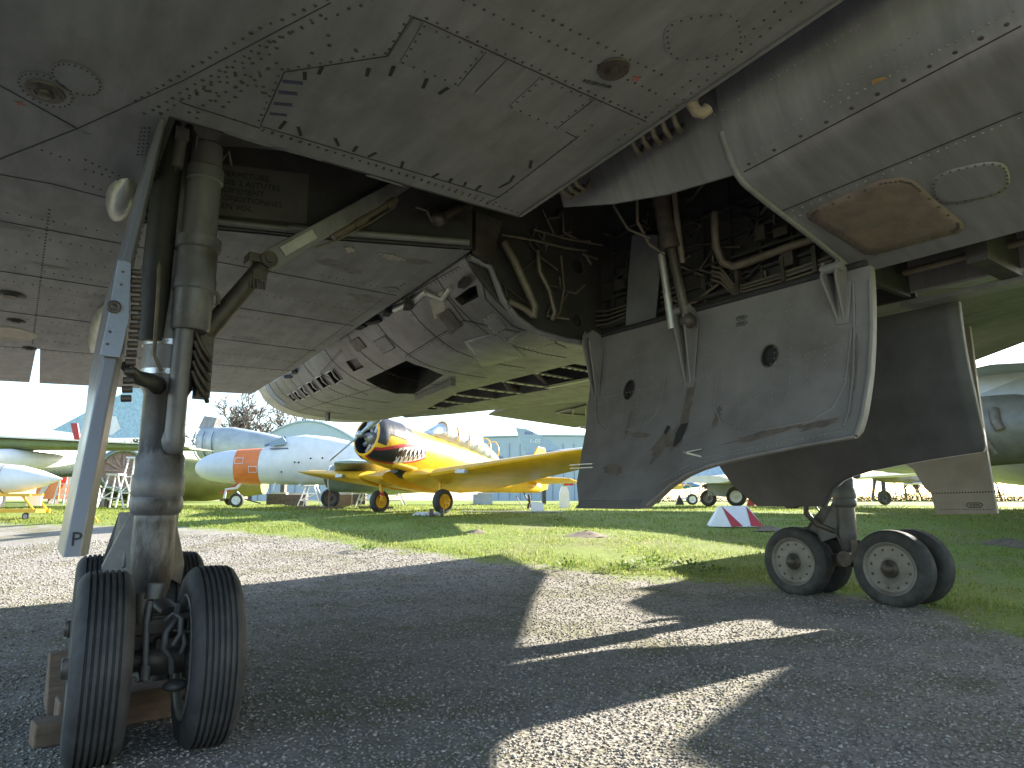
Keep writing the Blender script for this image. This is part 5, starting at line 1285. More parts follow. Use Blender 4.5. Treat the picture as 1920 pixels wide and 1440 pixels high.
# ---- grey propeller transport off the right shoulder (its wing runs on out of view, outline shaped to shade the gravel)
tp = empty('transport_plane', (18, 4, 0), 'grey green propeller transport with wing and engine nacelle at right edge', 'transport plane'); tp['inv'] = 1
olive = mat('olive_grey', (.20, .19, .155), .5, .1, .25, 2.5, (.08, .07, .04), .5); pale = mat('pale_grey', (.40, .43, .46), .4, .15, .12, 2)
TWZ = 3.40
wpts = [(11.2, .2), (11.0, 1.2), (11.3, 2.15), (13.2, 2.72), (14.6, 3.15), (14.9, 3.5), (14.0, 4.55), (14.4, 5.3), (16.5, 6.2), (17.4, 5.55), (18.6, 6.75), (34, 6.8), (34, -2.5), (13, -.8)]
m = MB(); cx = Vector((20, 2.6, 0))
lo = [Vector((x, y, TWZ + .02 * (x - 11))) for x, y in wpts]; hi = [p.lerp(Vector((cx.x, cx.y, p.z)), .12) + Vector((0, 0, .10 + .012 * (p.x - 11))) for p in lo]
m.loft([lo, hi]); sharp(m.build('wing', pale, tp), 30)
c0 = Vector((15.55, 5.25, 2.42))
m = MB(); m.lathe([(-1.9, .30), (-1.8, .50), (-1.2, .62), (-.3, .70), (.6, .68), (1.6, .50), (2.2, .22)], c0, (.15, -1, .04), 28); nac = sharp(m.build('engine_nacelle', olive, tp))
m = MB(); m.lathe([(-.3, .708), (-.7, .69)], c0, (.15, -1, .04), 28, False); m.build('nacelle_band', pale, nac)
m = MB(); m.prism([c0 + Vector((-.25, -.9, .4)), c0 + Vector((-.25, .9, .4)), (15.3, 6.0, 3.5), (15.5, 4.2, 3.5)], (.5, 0, 0)); m.build('pylon', pale, nac)
m = MB(); m.tube([c0 + Vector((-.62, .1, .42)), c0 + Vector((-.78, .0, .30)), c0 + Vector((-.74, -.15, -.1)), c0 + Vector((-.60, -.3, -.5))], .055, 10); m.tube([c0 + Vector((-.55, -.35, .35)), c0 + Vector((-.68, -.4, .1)), c0 + Vector((-.66, -.45, -.05))], .09, 10); m.build('exhaust_pipe', M['pipe'], nac)
m = MB(); m.loft([ell(0, 0, .01, .01)] * 0 or [[(30 + 1.6 * math.cos(a), y, 3.0 + 1.6 * s_ * math.sin(a)) for a in np.linspace(0, 2 * PI, 24, endpoint=False)] for y, s_ in ((-8, .3), (-6, .9), (0, 1), (8, 1), (14, .4))]); m.build('fuselage', pale, tp)
for x in (21.0,):
    m = MB(); m.cyl((x, 3.6, 3.5), (x, 3.6, .5), .12); m.build('gear_leg', M['leg'], tp); small_wheel(tp, (x, 3.6, .5), .5, .3, M['rim'], 'wheel', (1, 0, 0))

dj_ = empty('added_shade_jet', (24, 11, 0), 'made-up pale delta jet behind the far bay door, added to shade the grass', 'jet'); dj_['inv'] = 1  # added jet, hidden from view, outline shaped to shade the right-hand grass
m = MB(); lo = [Vector((x, y, 3.55)) for x, y in ((15.4, 15.9), (17.9, 13.5), (19.5, 11.0), (19.9, 9.5), (19.8, 6.7), (31, 6.6), (30, 7.4), (25.4, 12), (22.4, 16.4), (17, 16.5))]
hi = [p.lerp(Vector((22, 11.5, p.z)), .15) + Vector((0, 0, .16)) for p in lo]; m.loft([lo, hi]); sharp(m.build('wing', pale, dj_), 30)
m = MB(); m.loft([[(31.5 + 1.1 * s_ * math.cos(a), y, 3.3 + 1.1 * s_ * math.sin(a)) for a in np.linspace(0, 2 * PI, 20, endpoint=False)] for y, s_ in ((-1, .2), (2, .8), (6, 1), (14, 1), (18, .5))]); m.build('fuselage', pale, dj_)
for x, y in ((22, 13.5), (30, 8.0)):
    m = MB(); m.cyl((x, y, 3.5), (x, y, .9), .1); l_ = m.build('gear_leg', M['leg'], dj_); small_wheel(dj_, (x, y, ground_z(x, y) + .42), .42, .25, M['rim'], 'wheel', (1, 0, 0))

# ---- silver-green jet at far left, its wing across the picture
gj = frame('camouflaged_jet', GP(-60, 23), (-.25, -1), 'pale camouflaged jet at far left with green wing underside', 'jet')
silv = mat('silver_green', (.22, .27, .24), .25, .6, .2, 3); wunder = mat('wing_olive_green', (.16, .19, .07), .5, 0, .2, 2)
body('fuselage', [(3.4, 1.75, .25, .28), (2.6, 1.75, .55, .5), (1, 1.8, .75, .62), (-3, 1.9, .8, .75), (-8, 2.0, .4, .5)], silv, gj)
slab('wing', (1.0, .6, 2.12, 2.6, .34), (-1.6, 7.1, 2.02, 1.3, .12), wunder, gj); slab('wing', (1.0, -.6, 2.12, 2.6, .34), (-1.6, -7, 2.02, 1.3, .12), wunder, gj)
m = MB(); m.loft([[(xl, y, z), (xl - .5, y, z + .02), (xl - .5, y, z + .035), (xl, y, z + .03)] for xl, y, z in ((1.0, .7, 2.36), (-1.55, 7.0, 2.09))]); m.build('wing_top_band', wt, gj)
body('wing_tank', [(2.2, 1.62, .05, .05, 2.0), (1.6, 1.60, .25, .25, 2.0), (.4, 1.62, .34, .34, 2.0), (-1.2, 1.66, .26, .26, 2.0), (-2.3, 1.7, .04, .04, 2.0)], wt, gj)
m = MB(); m.cyl((.2, 1.1, 2.0), (.2, 1.25, .4), .07); m.build('gear_leg', M['white'], gj); small_wheel(gj, (.2, 1.35, .36), .36, .2, M['white'])
small_wheel(gj, (2.2, 0, .3), .3, .18, M['white'], 'nose_wheel')
fn = frame('delta_fin_jet', GP(175, 44), (-1, .2), 'pale blue tipped delta fin of a jet rising behind the silver leg door', 'jet')
m = MB(); m.prism([(3.6, 0, 4.6), (-3.0, 0, 7.6), (-3.4, 0, 4.0), (-1, 0, 4.0)], (0, .12, 0)); m.build('fin', mat('fin_blue', (.30, .46, .58), .4), fn)
m = MB(); m.prism([(.6, -.02, 4.5), (-.4, -.02, 5.5), (-1.2, -.02, 5.4), (-1.6, -.02, 4.6), (-1, -.02, 4.2)], (0, .16, 0)); m.build('fin_marking', wt, fn)
body('fuselage', [(6, 2.0, .3, .3), (3, 2.2, .9, 1.0), (-4, 2.5, 1.0, 1.2)], wt, fn); m = MB(); m.box((0, 0, .8), (.25, .2, 1.6)); m.box((-3, 0, .8), (.25, .2, 1.6)); m.build('stand', M['grease'], fn)
rt = frame('red_tailed_jet', GP(128, 40), (-1, 0), 'grey jet tail with red marking standing behind the left wing', 'jet')
body('fuselage', [(2.0, 2.6, .2, .2), (0, 2.75, .5, .45), (-4, 2.8, .7, .65)], M['tail'], rt); m = MB(); m.prism([(-.2, 0, 3.1), (-.5, 0, 3.1), (-.1, 0, 4.6), (.3, 0, 4.6)], (0, .1, 0)); m.prism([(-.6, 0, 3.15), (-1.9, 0, 3.25), (-1.9, 0, 3.45), (-.6, 0, 3.25)], (0, .1, 0)); m.build('fin_flash', M['red'], rt); m = MB(); m.box((-1, 0, 1.1), (.2, .2, 2.3)); m.build('stand', M['grease'], rt)

# ---- white tank on a yellow trolley, white fairing on a stand
tk = frame('tank_trolley', GP(30, 18), (1, .1), 'yellow two-rail trolley carrying a white drop tank', 'trolley')
m = MB()
for y in (-.28, .28): m.box((-.3, y, .62), (1.6, .06, .07))
m.build('cradle_rail', M['yellow'], tk)
m = MB()
for y in (-.3, .3): m.box((-.2, y, .22), (1.8, .07, .09))
m.box((.6, 0, .22), (.08, .66, .08)); m.box((-.8, 0, .22), (.08, .66, .08)); m.build('base_frame', M['yellow'], tk)
m = MB()
for y in (-.3, .3): m.tube([(.3, y, .62), (.62, y, .24)], .03, 6); m.tube([(-.6, y, .62), (-.6, y, .24)], .03, 6)
m.build('brace', M['yellow'], tk)
for x in (.45, -.75): small_wheel(tk, (x, -.3, .09), .09, .06, M['alu'])
m = MB(); m.box((.5, -.1, .48), (.35, .04, .25)); m.build('splash_plate', wt, tk)
p = tk.location; tank = frame('drop_tank', p + Vector((0, 0, 0)), (1, .1), 'white drop tank with pointed tip lying on the yellow trolley', 'drop tank')
body('tank_shell', [(1.08, 1.04, .01, .01), (.95, 1.04, .07, .07), (.6, 1.04, .21, .21), (.1, 1.04, .34, .34), (-.6, 1.04, .40, .40), (-1.6, 1.04, .38, .38), (-2.5, 1.04, .2, .2)], wt, tank)
m = MB(); m.tube([(-.28, .385 * math.cos(a), 1.04 + .385 * math.sin(a)) for a in np.linspace(0, 2 * PI, 25)], .008, 5); m.build('tank_seam', M['grease'], tank)
fs_ = frame('fairing_stand', GP(172, 17.2), (1, 0), 'white oval fairing standing upright on a low yellow frame', 'fairing')
m = MB(); m.sphere((0, 0, .66), .42, 18, 12, (.42, .3, 1.02)); m.build('fairing_shell', wt, fs_); m = MB(); m.tube([(-.18, 0, 0), (0, 0, .3), (.2, 0, 0)], .025, 6); m.tube([(-.18, .2, 0), (.2, .2, 0)], .02, 6); m.tube([(0, 0, .28), (.05, .25, 0)], .02, 6); m.build('stand_frame', M['yellow'], fs_)

# ---- drums, trestles and stalls on the left
gd = frame('olive_glider', GP(330, 31), (-1, .15), 'long olive green fuselage resting low behind the near landing gear leg', 'fuselage')
body('fuselage_shell', [(3.0, 1.1, .2, .2), (2.8, 1.15, .9, .95), (1.0, 1.2, 1.0, 1.05), (-1.5, 1.1, .9, .9), (-4.2, .9, .35, .4)], mat('olive_shell', (.20, .20, .05), .4, 0, .2, 2), gd)
m = MB(); m.tube([(-2.1, -.8, 1.2), (-2.1, -.8, 0)], .05, 6); m.tube([(-2.1, -.85, .9), (-3.0, -.85, .4)], .03, 6); m.tube([(-2.0, -.85, .5), (-3.6, -.85, .1)], .03, 6); m.build('trestle_leg', M['black'], gd); small_wheel(gd, (-2.1, -.9, .3), .3, .2, M['black'])
dr = frame('engine_drum', GP(222, 28), (.7, -1), 'round grey green engine casing open towards the camera', 'engine casing')
m = MB(); m.lathe([(-1.5, .78), (.6, .92), (.9, .86), (.92, .78), (.3, .7)], (0, 0, 1.45), (1, 0, 0), 30); m.build('casing', silv, dr); m = MB(); m.lathe([(0, 0), (.01, .76)], (.55, 0, 1.45), (1, 0, 0), 30, False)
for k in range(12): a = k * PI / 6; m.box((.62, .42 * math.cos(a), 1.45 + .42 * math.sin(a)), (.04, .5, .07), Matrix.Rotation(a, 3, 'X'))
m.build('compressor_face', mat('pinkish_metal', (.35, .24, .2), .5), dr); m = MB(); m.box((0, .5, .3), (1.6, .1, .6)); m.box((0, -.5, .3), (1.6, .1, .6)); m.build('cradle', M['grease'], dr)
def trestle(px, s, h, label):
    o = frame('trestle', GP(px, s), (1, 0), label, 'trestle', 'white tubular trestles'); 
    for a, b in (((-.5, 0, 0), (-.15, 0, h)), ((.5, 0, 0), (.15, 0, h)), ((-.5, .8, 0), (-.15, .4, h)), ((.5, .8, 0), (.15, .4, h))):
        m = MB(); m.tube([a, b], .03, 6); m.build('leg', wt, o)
    m = MB(); m.tube([(-.4, 0, h * .3), (.4, 0, h * .3)], .022, 6); m.tube([(-.3, 0, h * .62), (.3, 0, h * .62)], .022, 6); m.tube([(-.4, 0, h * .3), (.3, 0, h * .62)], .018, 6); m.build('cross_bar', wt, o); m = MB(); m.box((0, .2, h), (.45, .55, .06)); m.build('top', wt, o)
trestle(208, 25.5, 1.25, 'lower white tubular trestle left of the engine casing'); trestle(242, 26, 1.9, 'tall white ladder trestle in front of the engine casing')
trestle(118, 33, 1.6, 'white trestle beside the orange display boards'); trestle(690, 27, 1.0, 'white trestle behind the trainer right wheel')
stall = mat('stall_cream', (.6, .5, .42), .6)
for px, s, wd, h, mt_, lb in ((88, 36, 1.2, 1.5, M['orange'], 'orange board with diagonal flash behind the drop tank'), (112, 37, 1.3, 1.4, stall, 'cream board between the orange board and white trestle'), (136, 38, 1.1, 1.45, M['orange'], 'smaller orange board right of the white trestle')):
    o = frame('display_board', GP(px, s), (1, 0), lb, 'board', 'display boards'); m = MB(); m.box((0, 0, .25 + h / 2), (wd, .06, h)); m.build('board_face', mt_, o); m = MB(); m.box((-wd * .4, 0, .12), (.06, .3, .26)); m.box((wd * .4, 0, .12), (.06, .3, .26)); m.build('board_foot', M['grease'], o)
    m = MB(); m.prism([(-wd * .4, -.04, .5), (wd * .2, -.04, .3 + h), (wd * .45, -.04, .3 + h), (-wd * .2, -.04, .4)], (0, -.02, 0)); m.build('board_flash', stall if mt_ is M['orange'] else M['red'], o)
br = empty('brick_stack', GP(182, 30), 'low stack of reddish crates beside the engine casing', 'crates')
for k in range(3): m = MB(); m.box((0, 0, .14 + .27 * k), (1.0 - .1 * k, .6, .25), Matrix.Rotation(-HD, 3, 'Z')); m.build('crate', M['rust'], br)

# ---- grey transport tail, blue hangars, numbered fin
gt = frame('stripped_transport', GP(430, 46), (-1, .25), 'grey stripped transport fuselage with broken open front end', 'transport plane')
gy = mat('transport_grey', (.36, .40, .43), .5, .1, .2, 1.5)
body('fuselage', [(2.2, 3.9, 1.0, 1.15), (0, 3.75, 1.1, 1.2), (-2.5, 3.5, 1.0, 1.0), (-5, 3.2, .7, .7), (-7, 2.9, .35, .4)], gy, gt)
for k in range(4): m = MB(); m.box((1.2 - 1.3 * k, -1.06 + .02 * k, 4.0 - .16 * k), (.5, .06, .45)); m.build('window', M['blue'], gt)
for k in range(3): m = MB(); m.tube([(2.25 - .7 * k, 1.15 * math.cos(a), 3.9 + 1.2 * math.sin(a)) for a in np.linspace(PI, 2.2 * PI, 14)], .04, 5); m.build('frame_hoop', M['blue'], gt)
m = MB(); m.prism([(2.6, -.3, 4.9), (1.4, -.3, 4.9), (1.2, -.3, 5.6), (2.2, -.3, 5.75)], (0, .6, 0)); m.build('torn_cabin', M['tail'], gt); m = MB(); m.lathe([(0, .5), (.35, .46)], (-1.2, -1.6, 2.6), (0, -1, 0), 20); m.build('engine_ring', M['alu'], gt); m = MB(); m.box((0, 0, 1.4), (.3, .3, 2.8)); m.box((-4, 0, 1.3), (.3, .3, 2.6)); m.build('stand', M['grease'], gt)
hb = mat('hangar_blue', (.38, .46, .53), .6, .0, .06, .5)
def hangar(px0, px1, s, h, rise, label):
    a, b = GP(px0, s), GP(px1, s); L = (b - a).length; o = frame('hangar', (a + b) / 2, (1, 0), label, 'hangar', 'blue sheet metal hangars')
    m = MB(); n = 14; prof = [(-L / 2, 0, 0)] + [(-L / 2 + L * i / n, 0, h + rise * math.sin(PI * i / n)) for i in range(n + 1)] + [(L / 2, 0, 0)]
    m.prism(prof, (0, -14, 0) if False else (0, 14, 0)); m.build('wall', hb, o)
    m = MB(); m.loft([[(x, -.15, z + .02), (x, 14.1, z + .02), (x, 14.1, z + .16), (x, -.15, z + .16)] for x, y, z in prof[1:-1]]); m.build('roof', mat('roof_blue', (.36, .46, .56), .5, .1, .05, .5), o)
    for k in range(int(L / 3.2)):
        m = MB(); m.box((-L / 2 + 1.6 + 3.2 * k, -.03, h * .62), (.8, .08, 1.1)); m.build('window', M['blue'], o)
    for k in range(int(L / 1.1)):
        m = MB(); m.box((-L / 2 + .5 + 1.1 * k, -.02, h * .46), (.05, .06, h * .9)); m.build('panel_joint', M['blue'], o)
hangar(472, 668, 62, 5.2, 1.9, 'blue hangar with a low curved roof behind the white jet'); hangar(905, 1180, 70, 6.4, .15, 'long flat blue hangar behind the numbered grey fin')
tf = frame('grey_fin_jet', GP(1010, 36), (1, .1), 'blue grey swept tail fin carrying a white number beyond the yellow wing', 'jet')
def tz(py): return HZ(py, 36) - tf.location.z
def tx(px): return (px - 1010) / 1298 * 36
fp = [(tx(967), 0, tz(800)), (tx(988), 0, tz(802)), (tx(1030), 0, tz(822)), (tx(1062), 0, tz(848)), (tx(985), 0, tz(850))]
m = MB(); m.prism(fp, (0, .14, 0)); f_ = m.build('fin', mat('fin_grey', (.30, .40, .47), .5, 0, .1, 2), tf)
text_mesh('fin_number', '1-05', .34, Vector((tx(1004), -.012, tz(826))), (1, 0, -.05), (0.05, 0, 1), wt, f_, .004)
m = MB(); m.box((tx(992), -.01, tz(810)), (.45, .02, .16)); m.build('fin_badge', M['blue'], f_)
body('fuselage', [(tx(985), tz(862), .3, .3), (tx(1010), tz(862), .45, .45), (tx(1100), tz(858), .6, .6), (tx(1200), tz(865), .2, .2)], gy, tf); m = MB(); m.box((tx(1100), 0, tz(862) / 2), (.2, .2, tz(862))); m.box((tx(1020), 0, tz(862) / 2), (.2, .2, tz(862))); m.build('stand', M['grease'], tf)

# ---- marker box, cone, jets under the far door
mk = frame('marker_box', GP(1372, 16.3), (1, .12), 'white prism shaped marker box painted with red triangles', 'marker')
k_ = .0127; X = lambda px: (px - 1372) * k_; Zt = .47
m = MB(); b0, b1, t0, t1 = (X(1327), X(1416), X(1347), X(1400))
m.loft([[(b0 - .0, -.02, 0), (b0 + .36, -.38, 0), (b1, -.38, 0), (b1 - .15, .45, 0), (b0 + .1, .45, 0)], [(t0, .0, Zt), (t0 + .02, -.05, Zt), (t1, -.05, Zt), (t1, .05, Zt), (t0, .05, Zt)]], True, True, False)
m.build('box_body', wt, mk)
def on_face(a, b, c, d, u, v, off=.008):
    a, b, c, d = map(Vector, (a, b, c, d)); p = a.lerp(b, u).lerp(d.lerp(c, u), v); n = (b - a).cross(d - a).normalized(); return p + n * off
fa = ((b0 + .36, -.38, 0), (b1, -.38, 0), (t1, -.05, Zt), (t0 + .02, -.05, Zt))
m = MB(); m.prism([on_face(*fa, 0, 0), on_face(*fa, .36, .03), on_face(*fa, .02, .98)], (0, -.004, 0)); m.prism([on_face(*fa, .62, .03), on_face(*fa, 1, .0), on_face(*fa, .93, .98)], (0, -.004, 0)); m.build('red_triangle', M['red'], mk)
cn = empty('marker_cone', GP(1412, 31), 'slim red and white pyramid marker beside the jet wheels', 'marker')
m = MB(); m.lathe([(0, .30), (.72, .05)], (0, 0, 0), (0, 0, 1), 4, True, False); m.build('cone_body', M['red'], cn); m = MB(); m.lathe([(.55, .1), (.78, .03)], (0, 0, .0), (0, 0, 1), 4, True, False); m.build('cone_tip', wt, cn)
sj = frame('silver_jet', GP(1372, 30), (.9, -.5), 'silver grey jet with white wing edge and paired main wheels', 'jet')
slab('wing', (.9, -4.5, 1.0, 3.0, .2), (1.1, 2.2, 1.10, 2.2, .16), wt, sj); m = MB(); m.prism([(.3, -.5, 1.05), (-.9, -.5, 1.05), (-.9, -.5, .5), (-.2, -.5, .4), (.3, -.5, .5)], (0, .06, 0)); m.build('gear_door', gy, sj)
small_wheel(sj, (.35, -.75, .42), .42, .24, wt); small_wheel(sj, (-.9, -.4, .36), .36, .2, M['rim']); m = MB(); m.cyl((.35, -.6, .42), (.3, -.4, 1.05), .07); m.cyl((-.9, -.4, .36), (-.8, -.4, 1.05), .05); m.build('gear_leg', M['alu'], sj)
m = MB(); m.prism([(1.5, -1, 1.5), (-2.2, -1, 1.15), (-2.4, -1, 1.3), (-.3, -1, 2.0), (.6, -1, 2.1)], (0, .8, 0)); m.build('fuselage', mat('sj_blue', (.36, .50, .60), .35), sj); m = MB(); m.sphere((1.3, -.5, .95), .3, 14, 8); m.build('nose_bulb', M['grease'], sj)
bj = frame('blue_yellow_plane', GP(1262, 38), (1, -.1), 'small blue and yellow light plane parked beyond the bomber door', 'light plane')
body('fuselage', [(1.5, .95, .08, .06), (.6, 1.0, .3, .22), (-.6, 1.05, .4, .34), (-1.9, 1.0, .3, .22), (-3.2, 1.1, .1, .1)], mat('bj_blue', (.06, .2, .42), .35), bj); body('spine', [(1.2, 1.2, .1, .1), (.2, 1.38, .3, .26), (-1.0, 1.42, .32, .32), (-2.4, 1.25, .1, .1)], gy, bj)
m = MB(); m.prism([(1.2, -.42, .95), (.1, -.44, 1.12), (-1.2, -.44, 1.05), (-1.9, -.44, .72), (-1.4, -.44, .78), (.2, -.44, .98)], (0, .03, 0)); m.build('yellow_flash', M['yellow'], bj); slab('wing', (.5, -.3, .8, 1.3, .14), (.2, -2.6, .9, .8, .08), M['yellow'], bj)
for x in (-.9, .9): small_wheel(bj, (x, -.5, .2), .2, .12, wt); m = MB(); m.cyl((x, -.45, .2), (x, -.35, .9), .04); m.build('gear_leg', wt, bj)
tr = frame('tow_trolley', GP(1298, 33), (1, 0), 'small white towing trolley with one big wheel', 'trolley')
m = MB(); m.tube([(-.5, 0, .3), (.3, 0, .35), (.5, 0, 1.5)], .04, 6); m.tube([(.2, 0, 1.5), (-.4, 0, .9)], .03, 6); m.tube([(.5, 0, 1.4), (1.2, 0, 1.3), (1.3, 0, .2)], .03, 6); m.build('trolley_frame', wt, tr); small_wheel(tr, (0, 0, .27), .27, .16, wt); m = MB(); m.prism([(-.8, -.1, 0), (-.4, -.1, 0), (-.62, -.1, .5)], (0, .2, 0)); m.build('wheel_chock', M['black'], tr)
rj = frame('right_jet', GP(1670, 33), (-1, -.3), 'white winged jet on dark gear beside the taupe leg door', 'jet')
slab('wing', (1.4, -.8, 1.3, 1.6, .14), (.6, 2.6, 1.4, 1.2, .1), wt, rj); body('fuselage', [(.9, 1.25, .1, .1), (0, 1.3, .3, .26), (-2.6, 1.3, .25, .25)], olive, rj); m = MB(); m.box((.35, 0, .7), (.12, .16, 1.0)); m.prism([(.9, 0, 1.2), (.75, 0, 1.2), (1.05, 0, .3), (1.15, 0, .3)], (0, .05, 0)); m.build('gear_leg', M['black'], rj); small_wheel(rj, (.35, 0, .35), .35, .26, M['black']); slab('tailplane', (-1.2, -.4, 1.0, .8, .08), (-1.4, 1.8, 1.05, .5, .05), wt, rj)
pj = frame('podded_jet', GP(1905, 26), (-1, -.25), 'white jet with a round dark intake under the transport nacelle', 'jet')
body('fuselage', [(1.0, 1.55, .3, .3), (.6, 1.6, .42, .42), (-1.2, 1.6, .5, .48), (-4, 1.6, .4, .4)], wt, pj); body('wing_tank', [(.7, 1.1, .04, .04), (.2, 1.1, .16, .16), (-1.4, 1.1, .18, .18), (-2.4, 1.1, .03, .03)], M['alu'], pj)
m = MB(); m.lathe([(0, .30), (.05, .27), (-.3, .25), (-.31, 0)], (.98, -.1, 1.58), (1, -.6, 0), 24, False); m.build('intake', M['blue'], pj); m = MB(); m.box((-1.5, 0, .55), (.2, .2, 1.1)); m.build('stand', M['grease'], pj)
def clutter(px, s, label, parts, cat='trestle', grp=None):
    o = frame('ground_clutter' if cat != 'box' else 'white_box', GP(px, s), (1, 0), label, cat, grp)
    for nm, mb, mt_ in parts: mb.build(nm, mt_, o)
clutter(1008, 21, 'white tapered box standing on the grass under the yellow wing', [('box_shell', MB().prism([(-.2, 0, 0), (.2, 0, 0), (.16, 0, .27), (-.18, 0, .30)], (0, .3, 0)), wt)], 'box')
m1 = MB(); m1.loft([ell(0, .0, .0, .0)] * 0 or [[(x, y, z) for x, y in ((-w_, -w_), (w_, -w_), (w_, w_), (-w_, w_))] for z, w_ in ((0, .2), (.6, .17), (.82, .10))], True, True, False); m2 = MB(); m2.sphere((0, 0, .92), .14, 12, 8); m3 = MB(); m3.box((.16, -.05, .9), (.36, .2, .1))
clutter(1058, 26, 'white post box with pale head and red arm behind the yellow tail', [('post', m1, wt), ('lamp_head', m2, mat('teal', (.3, .5, .48), .4)), ('red_arm', m3, M['red'])], 'marker')
m1 = MB(); m1.box((0, 0, .05), (1.6, .15, .1)); m1.box((1.9, .3, .05), (1.2, .12, .1)); clutter(600, 24, 'brown timber baulks lying in grass beneath the white jet', [('timber', m1, M['wood'])], 'timber')
m1 = MB(); m1.box((0, 0, .02), (3.0, .35, .04)); clutter(960, 20.5, 'pale plank laid on the grass behind the trainer wheel', [('plank', m1, mat('pale_plank', (.4, .37, .3), .8))], 'plank')
m1 = MB()
for k in range(6): m1.tube([(-.25 + .1 * k, -.1 + .05 * (k % 3), .03), (-.1 + .1 * k, .1, .09), (.0 + .1 * k, -.05, .02)], .03, 6)
clutter(793, 19.2, 'crumpled white chain heap beside the trainer wheel', [('chain', m1, wt)], 'chain')
m1 = MB(); m1.box((-.2, 0, .1), (.08, .3, .2)); m1.box((.1, 0, .1), (.08, .3, .2)); clutter(823, 19.0, 'dark wheel chock frame under the trainer near wheel', [('chock_frame', m1, M['grease'])], 'chock')
m1 = MB(); m1.tube([(0, 0, 0), (0, 0, 1.2)], .02, 6); clutter(617, 23, 'thin pale stake standing upright before the white jet', [('stake', m1, M['wood'])], 'stake')

for px, s, lb in ((520, 34, 'small grey crate under the white jet nose'), (556, 31, 'grey crate left of the white jet main wheel'), (640, 30, 'low crate pair right of the white jet main wheel'), (668, 33, 'crate behind the trainer right wheel'), (250, 36, 'crate between the trestles and the gear leg'), (905, 33, 'dark crate under the yellow wing root')):
    o = frame('crate', GP(px, s), (1, .1), lb, 'crate', 'crates scattered behind the jets'); m = MB(); m.box((0, 0, .25), (.9, .6, .5)); m.build('crate_body', r7.choice((M['grease'], gy, M['wood'])), o); m = MB(); m.box((.1, 0, .54), (.7, .5, .08)); m.build('lid', M['alu'], o)
trestle(580, 29, .9, 'low white trestle right of the white jet main wheel'); trestle(735, 31, .8, 'low white trestle between the trainer wheels'); trestle(640, 33, 1.1, 'white trestle under the white jet engine nacelle')
# ---- dirt mounds
for px, s, r in ((893, 15.2, .38), (1098, 14.6, .5), (1437, 15.6, .45), (1880, 13.2, .6)):
    p = GP(px, s); m = MB(); rings = []
    for k in range(6):
        t = k / 5; rings.append([(p.x + r * (1 - t) * (1 + .25 * math.sin(3 * a + px)) * math.cos(a), p.y + r * (1 - t) * math.sin(a), p.z - .03 + .10 * sm(t) * r / .45 + rnd.uniform(-.012, .02)) for a in np.linspace(0, 2 * PI, 18, endpoint=False)])
    m.loft(rings); o = m.build('molehill', mat('mound_earth', (.15, .115, .08), .95, 0, .35, 12, bump=.6), None)
    tag(o, {893: 'small brown molehill on shaded grass before the yellow trainer', 1098: 'wider brown molehill left of the near bay door foot', 1437: 'flat brown molehill behind the far left bomber wheel', 1880: 'brown molehill on shaded grass right of the bomber wheels'}[px], 'molehill', 'molehills in the grass')

# ---- bare winter trees, hedge and fence
bark = mat('winter_bark', (.10, .075, .06), .9, 0, .25, 8); twig = mat('winter_twigs', (.11, .085, .065), .9, 0, .2, 8)
def tree(px, s, h, spread, label, seed, cat='tree', lean=0.0):
    r = random.Random(seed); o = empty('bare_tree', GP(px, s), label, cat, 'bare winter trees'); tk_, cr_ = MB(), MB()
    def grow(p, d, ln, rad, lev, mb):
        pts = [p]; rs_ = [rad]; q = p
        for k in range(4):
            rad = max(rad, .0007 * s); d = (d + Vector((r.uniform(-.22, .22), r.uniform(-.22, .22), r.uniform(-.05, .16)))).normalized(); q = q + d * ln / 4; pts.append(q); rs_.append(rad * (1 - .13 * (k + 1)))
        mb.tube(pts, rs_, 6 if lev < 2 else 3)
        if lev >= 5: return
        for _ in range((5, 4, 4, 3, 3)[lev]):
            k = r.randint(1, 4) if lev else r.randint(2, 4); ax = Vector((r.uniform(-1, 1), r.uniform(-1, 1), r.uniform(-.2, .5))).normalized()
            nd = (d * .75 + ax * spread).normalized(); grow(pts[k], nd, ln * r.uniform(.55, .78), rs_[k] * .62, lev + 1, tk_ if lev < 1 else cr_)
    grow(Vector((0, 0, -.1)), Vector((lean, 0, 1)), h * .33, h * .022, 0, tk_)
    tk_.build('trunk', bark, o); cr_.build('crown', twig, o); return o
tree(418, 72, 15.0, .85, 'left bare tree with fine twigs behind the grey transport', 11); tree(470, 76, 16.5, .9, 'tallest bare tree above the white jet canopy', 5); tree(520, 78, 15.0, .8, 'right bare tree behind the curved hangar roof', 23)
tree(215, 70, 9.0, .8, 'bare tree left of the near gear leg', 31); tree(245, 76, 9.5, .8, 'smaller bare tree touching the near gear leg', 37)
tree(170, 34, 3.0, .9, 'bushy bare tree behind the silver leg door', 41); tree(1880, 44, 3.6, .9, 'small bare tree in the hedge at right edge', 43); tree(1700, 50, 4.4, .9, 'bare tree behind the white winged jet', 47); tree(1730, 47, 3.4, .9, 'twiggy bare tree left of the taupe leg door', 53); tree(1340, 52, 3.2, .9, 'bare hedge tree seen between the bomber doors', 59); tree(1215, 60, 3.8, .9, 'bare tree beyond the blue and yellow plane', 61)
hedge = mat('hedge_green', (.08, .11, .025), .9, 0, .35, 6)
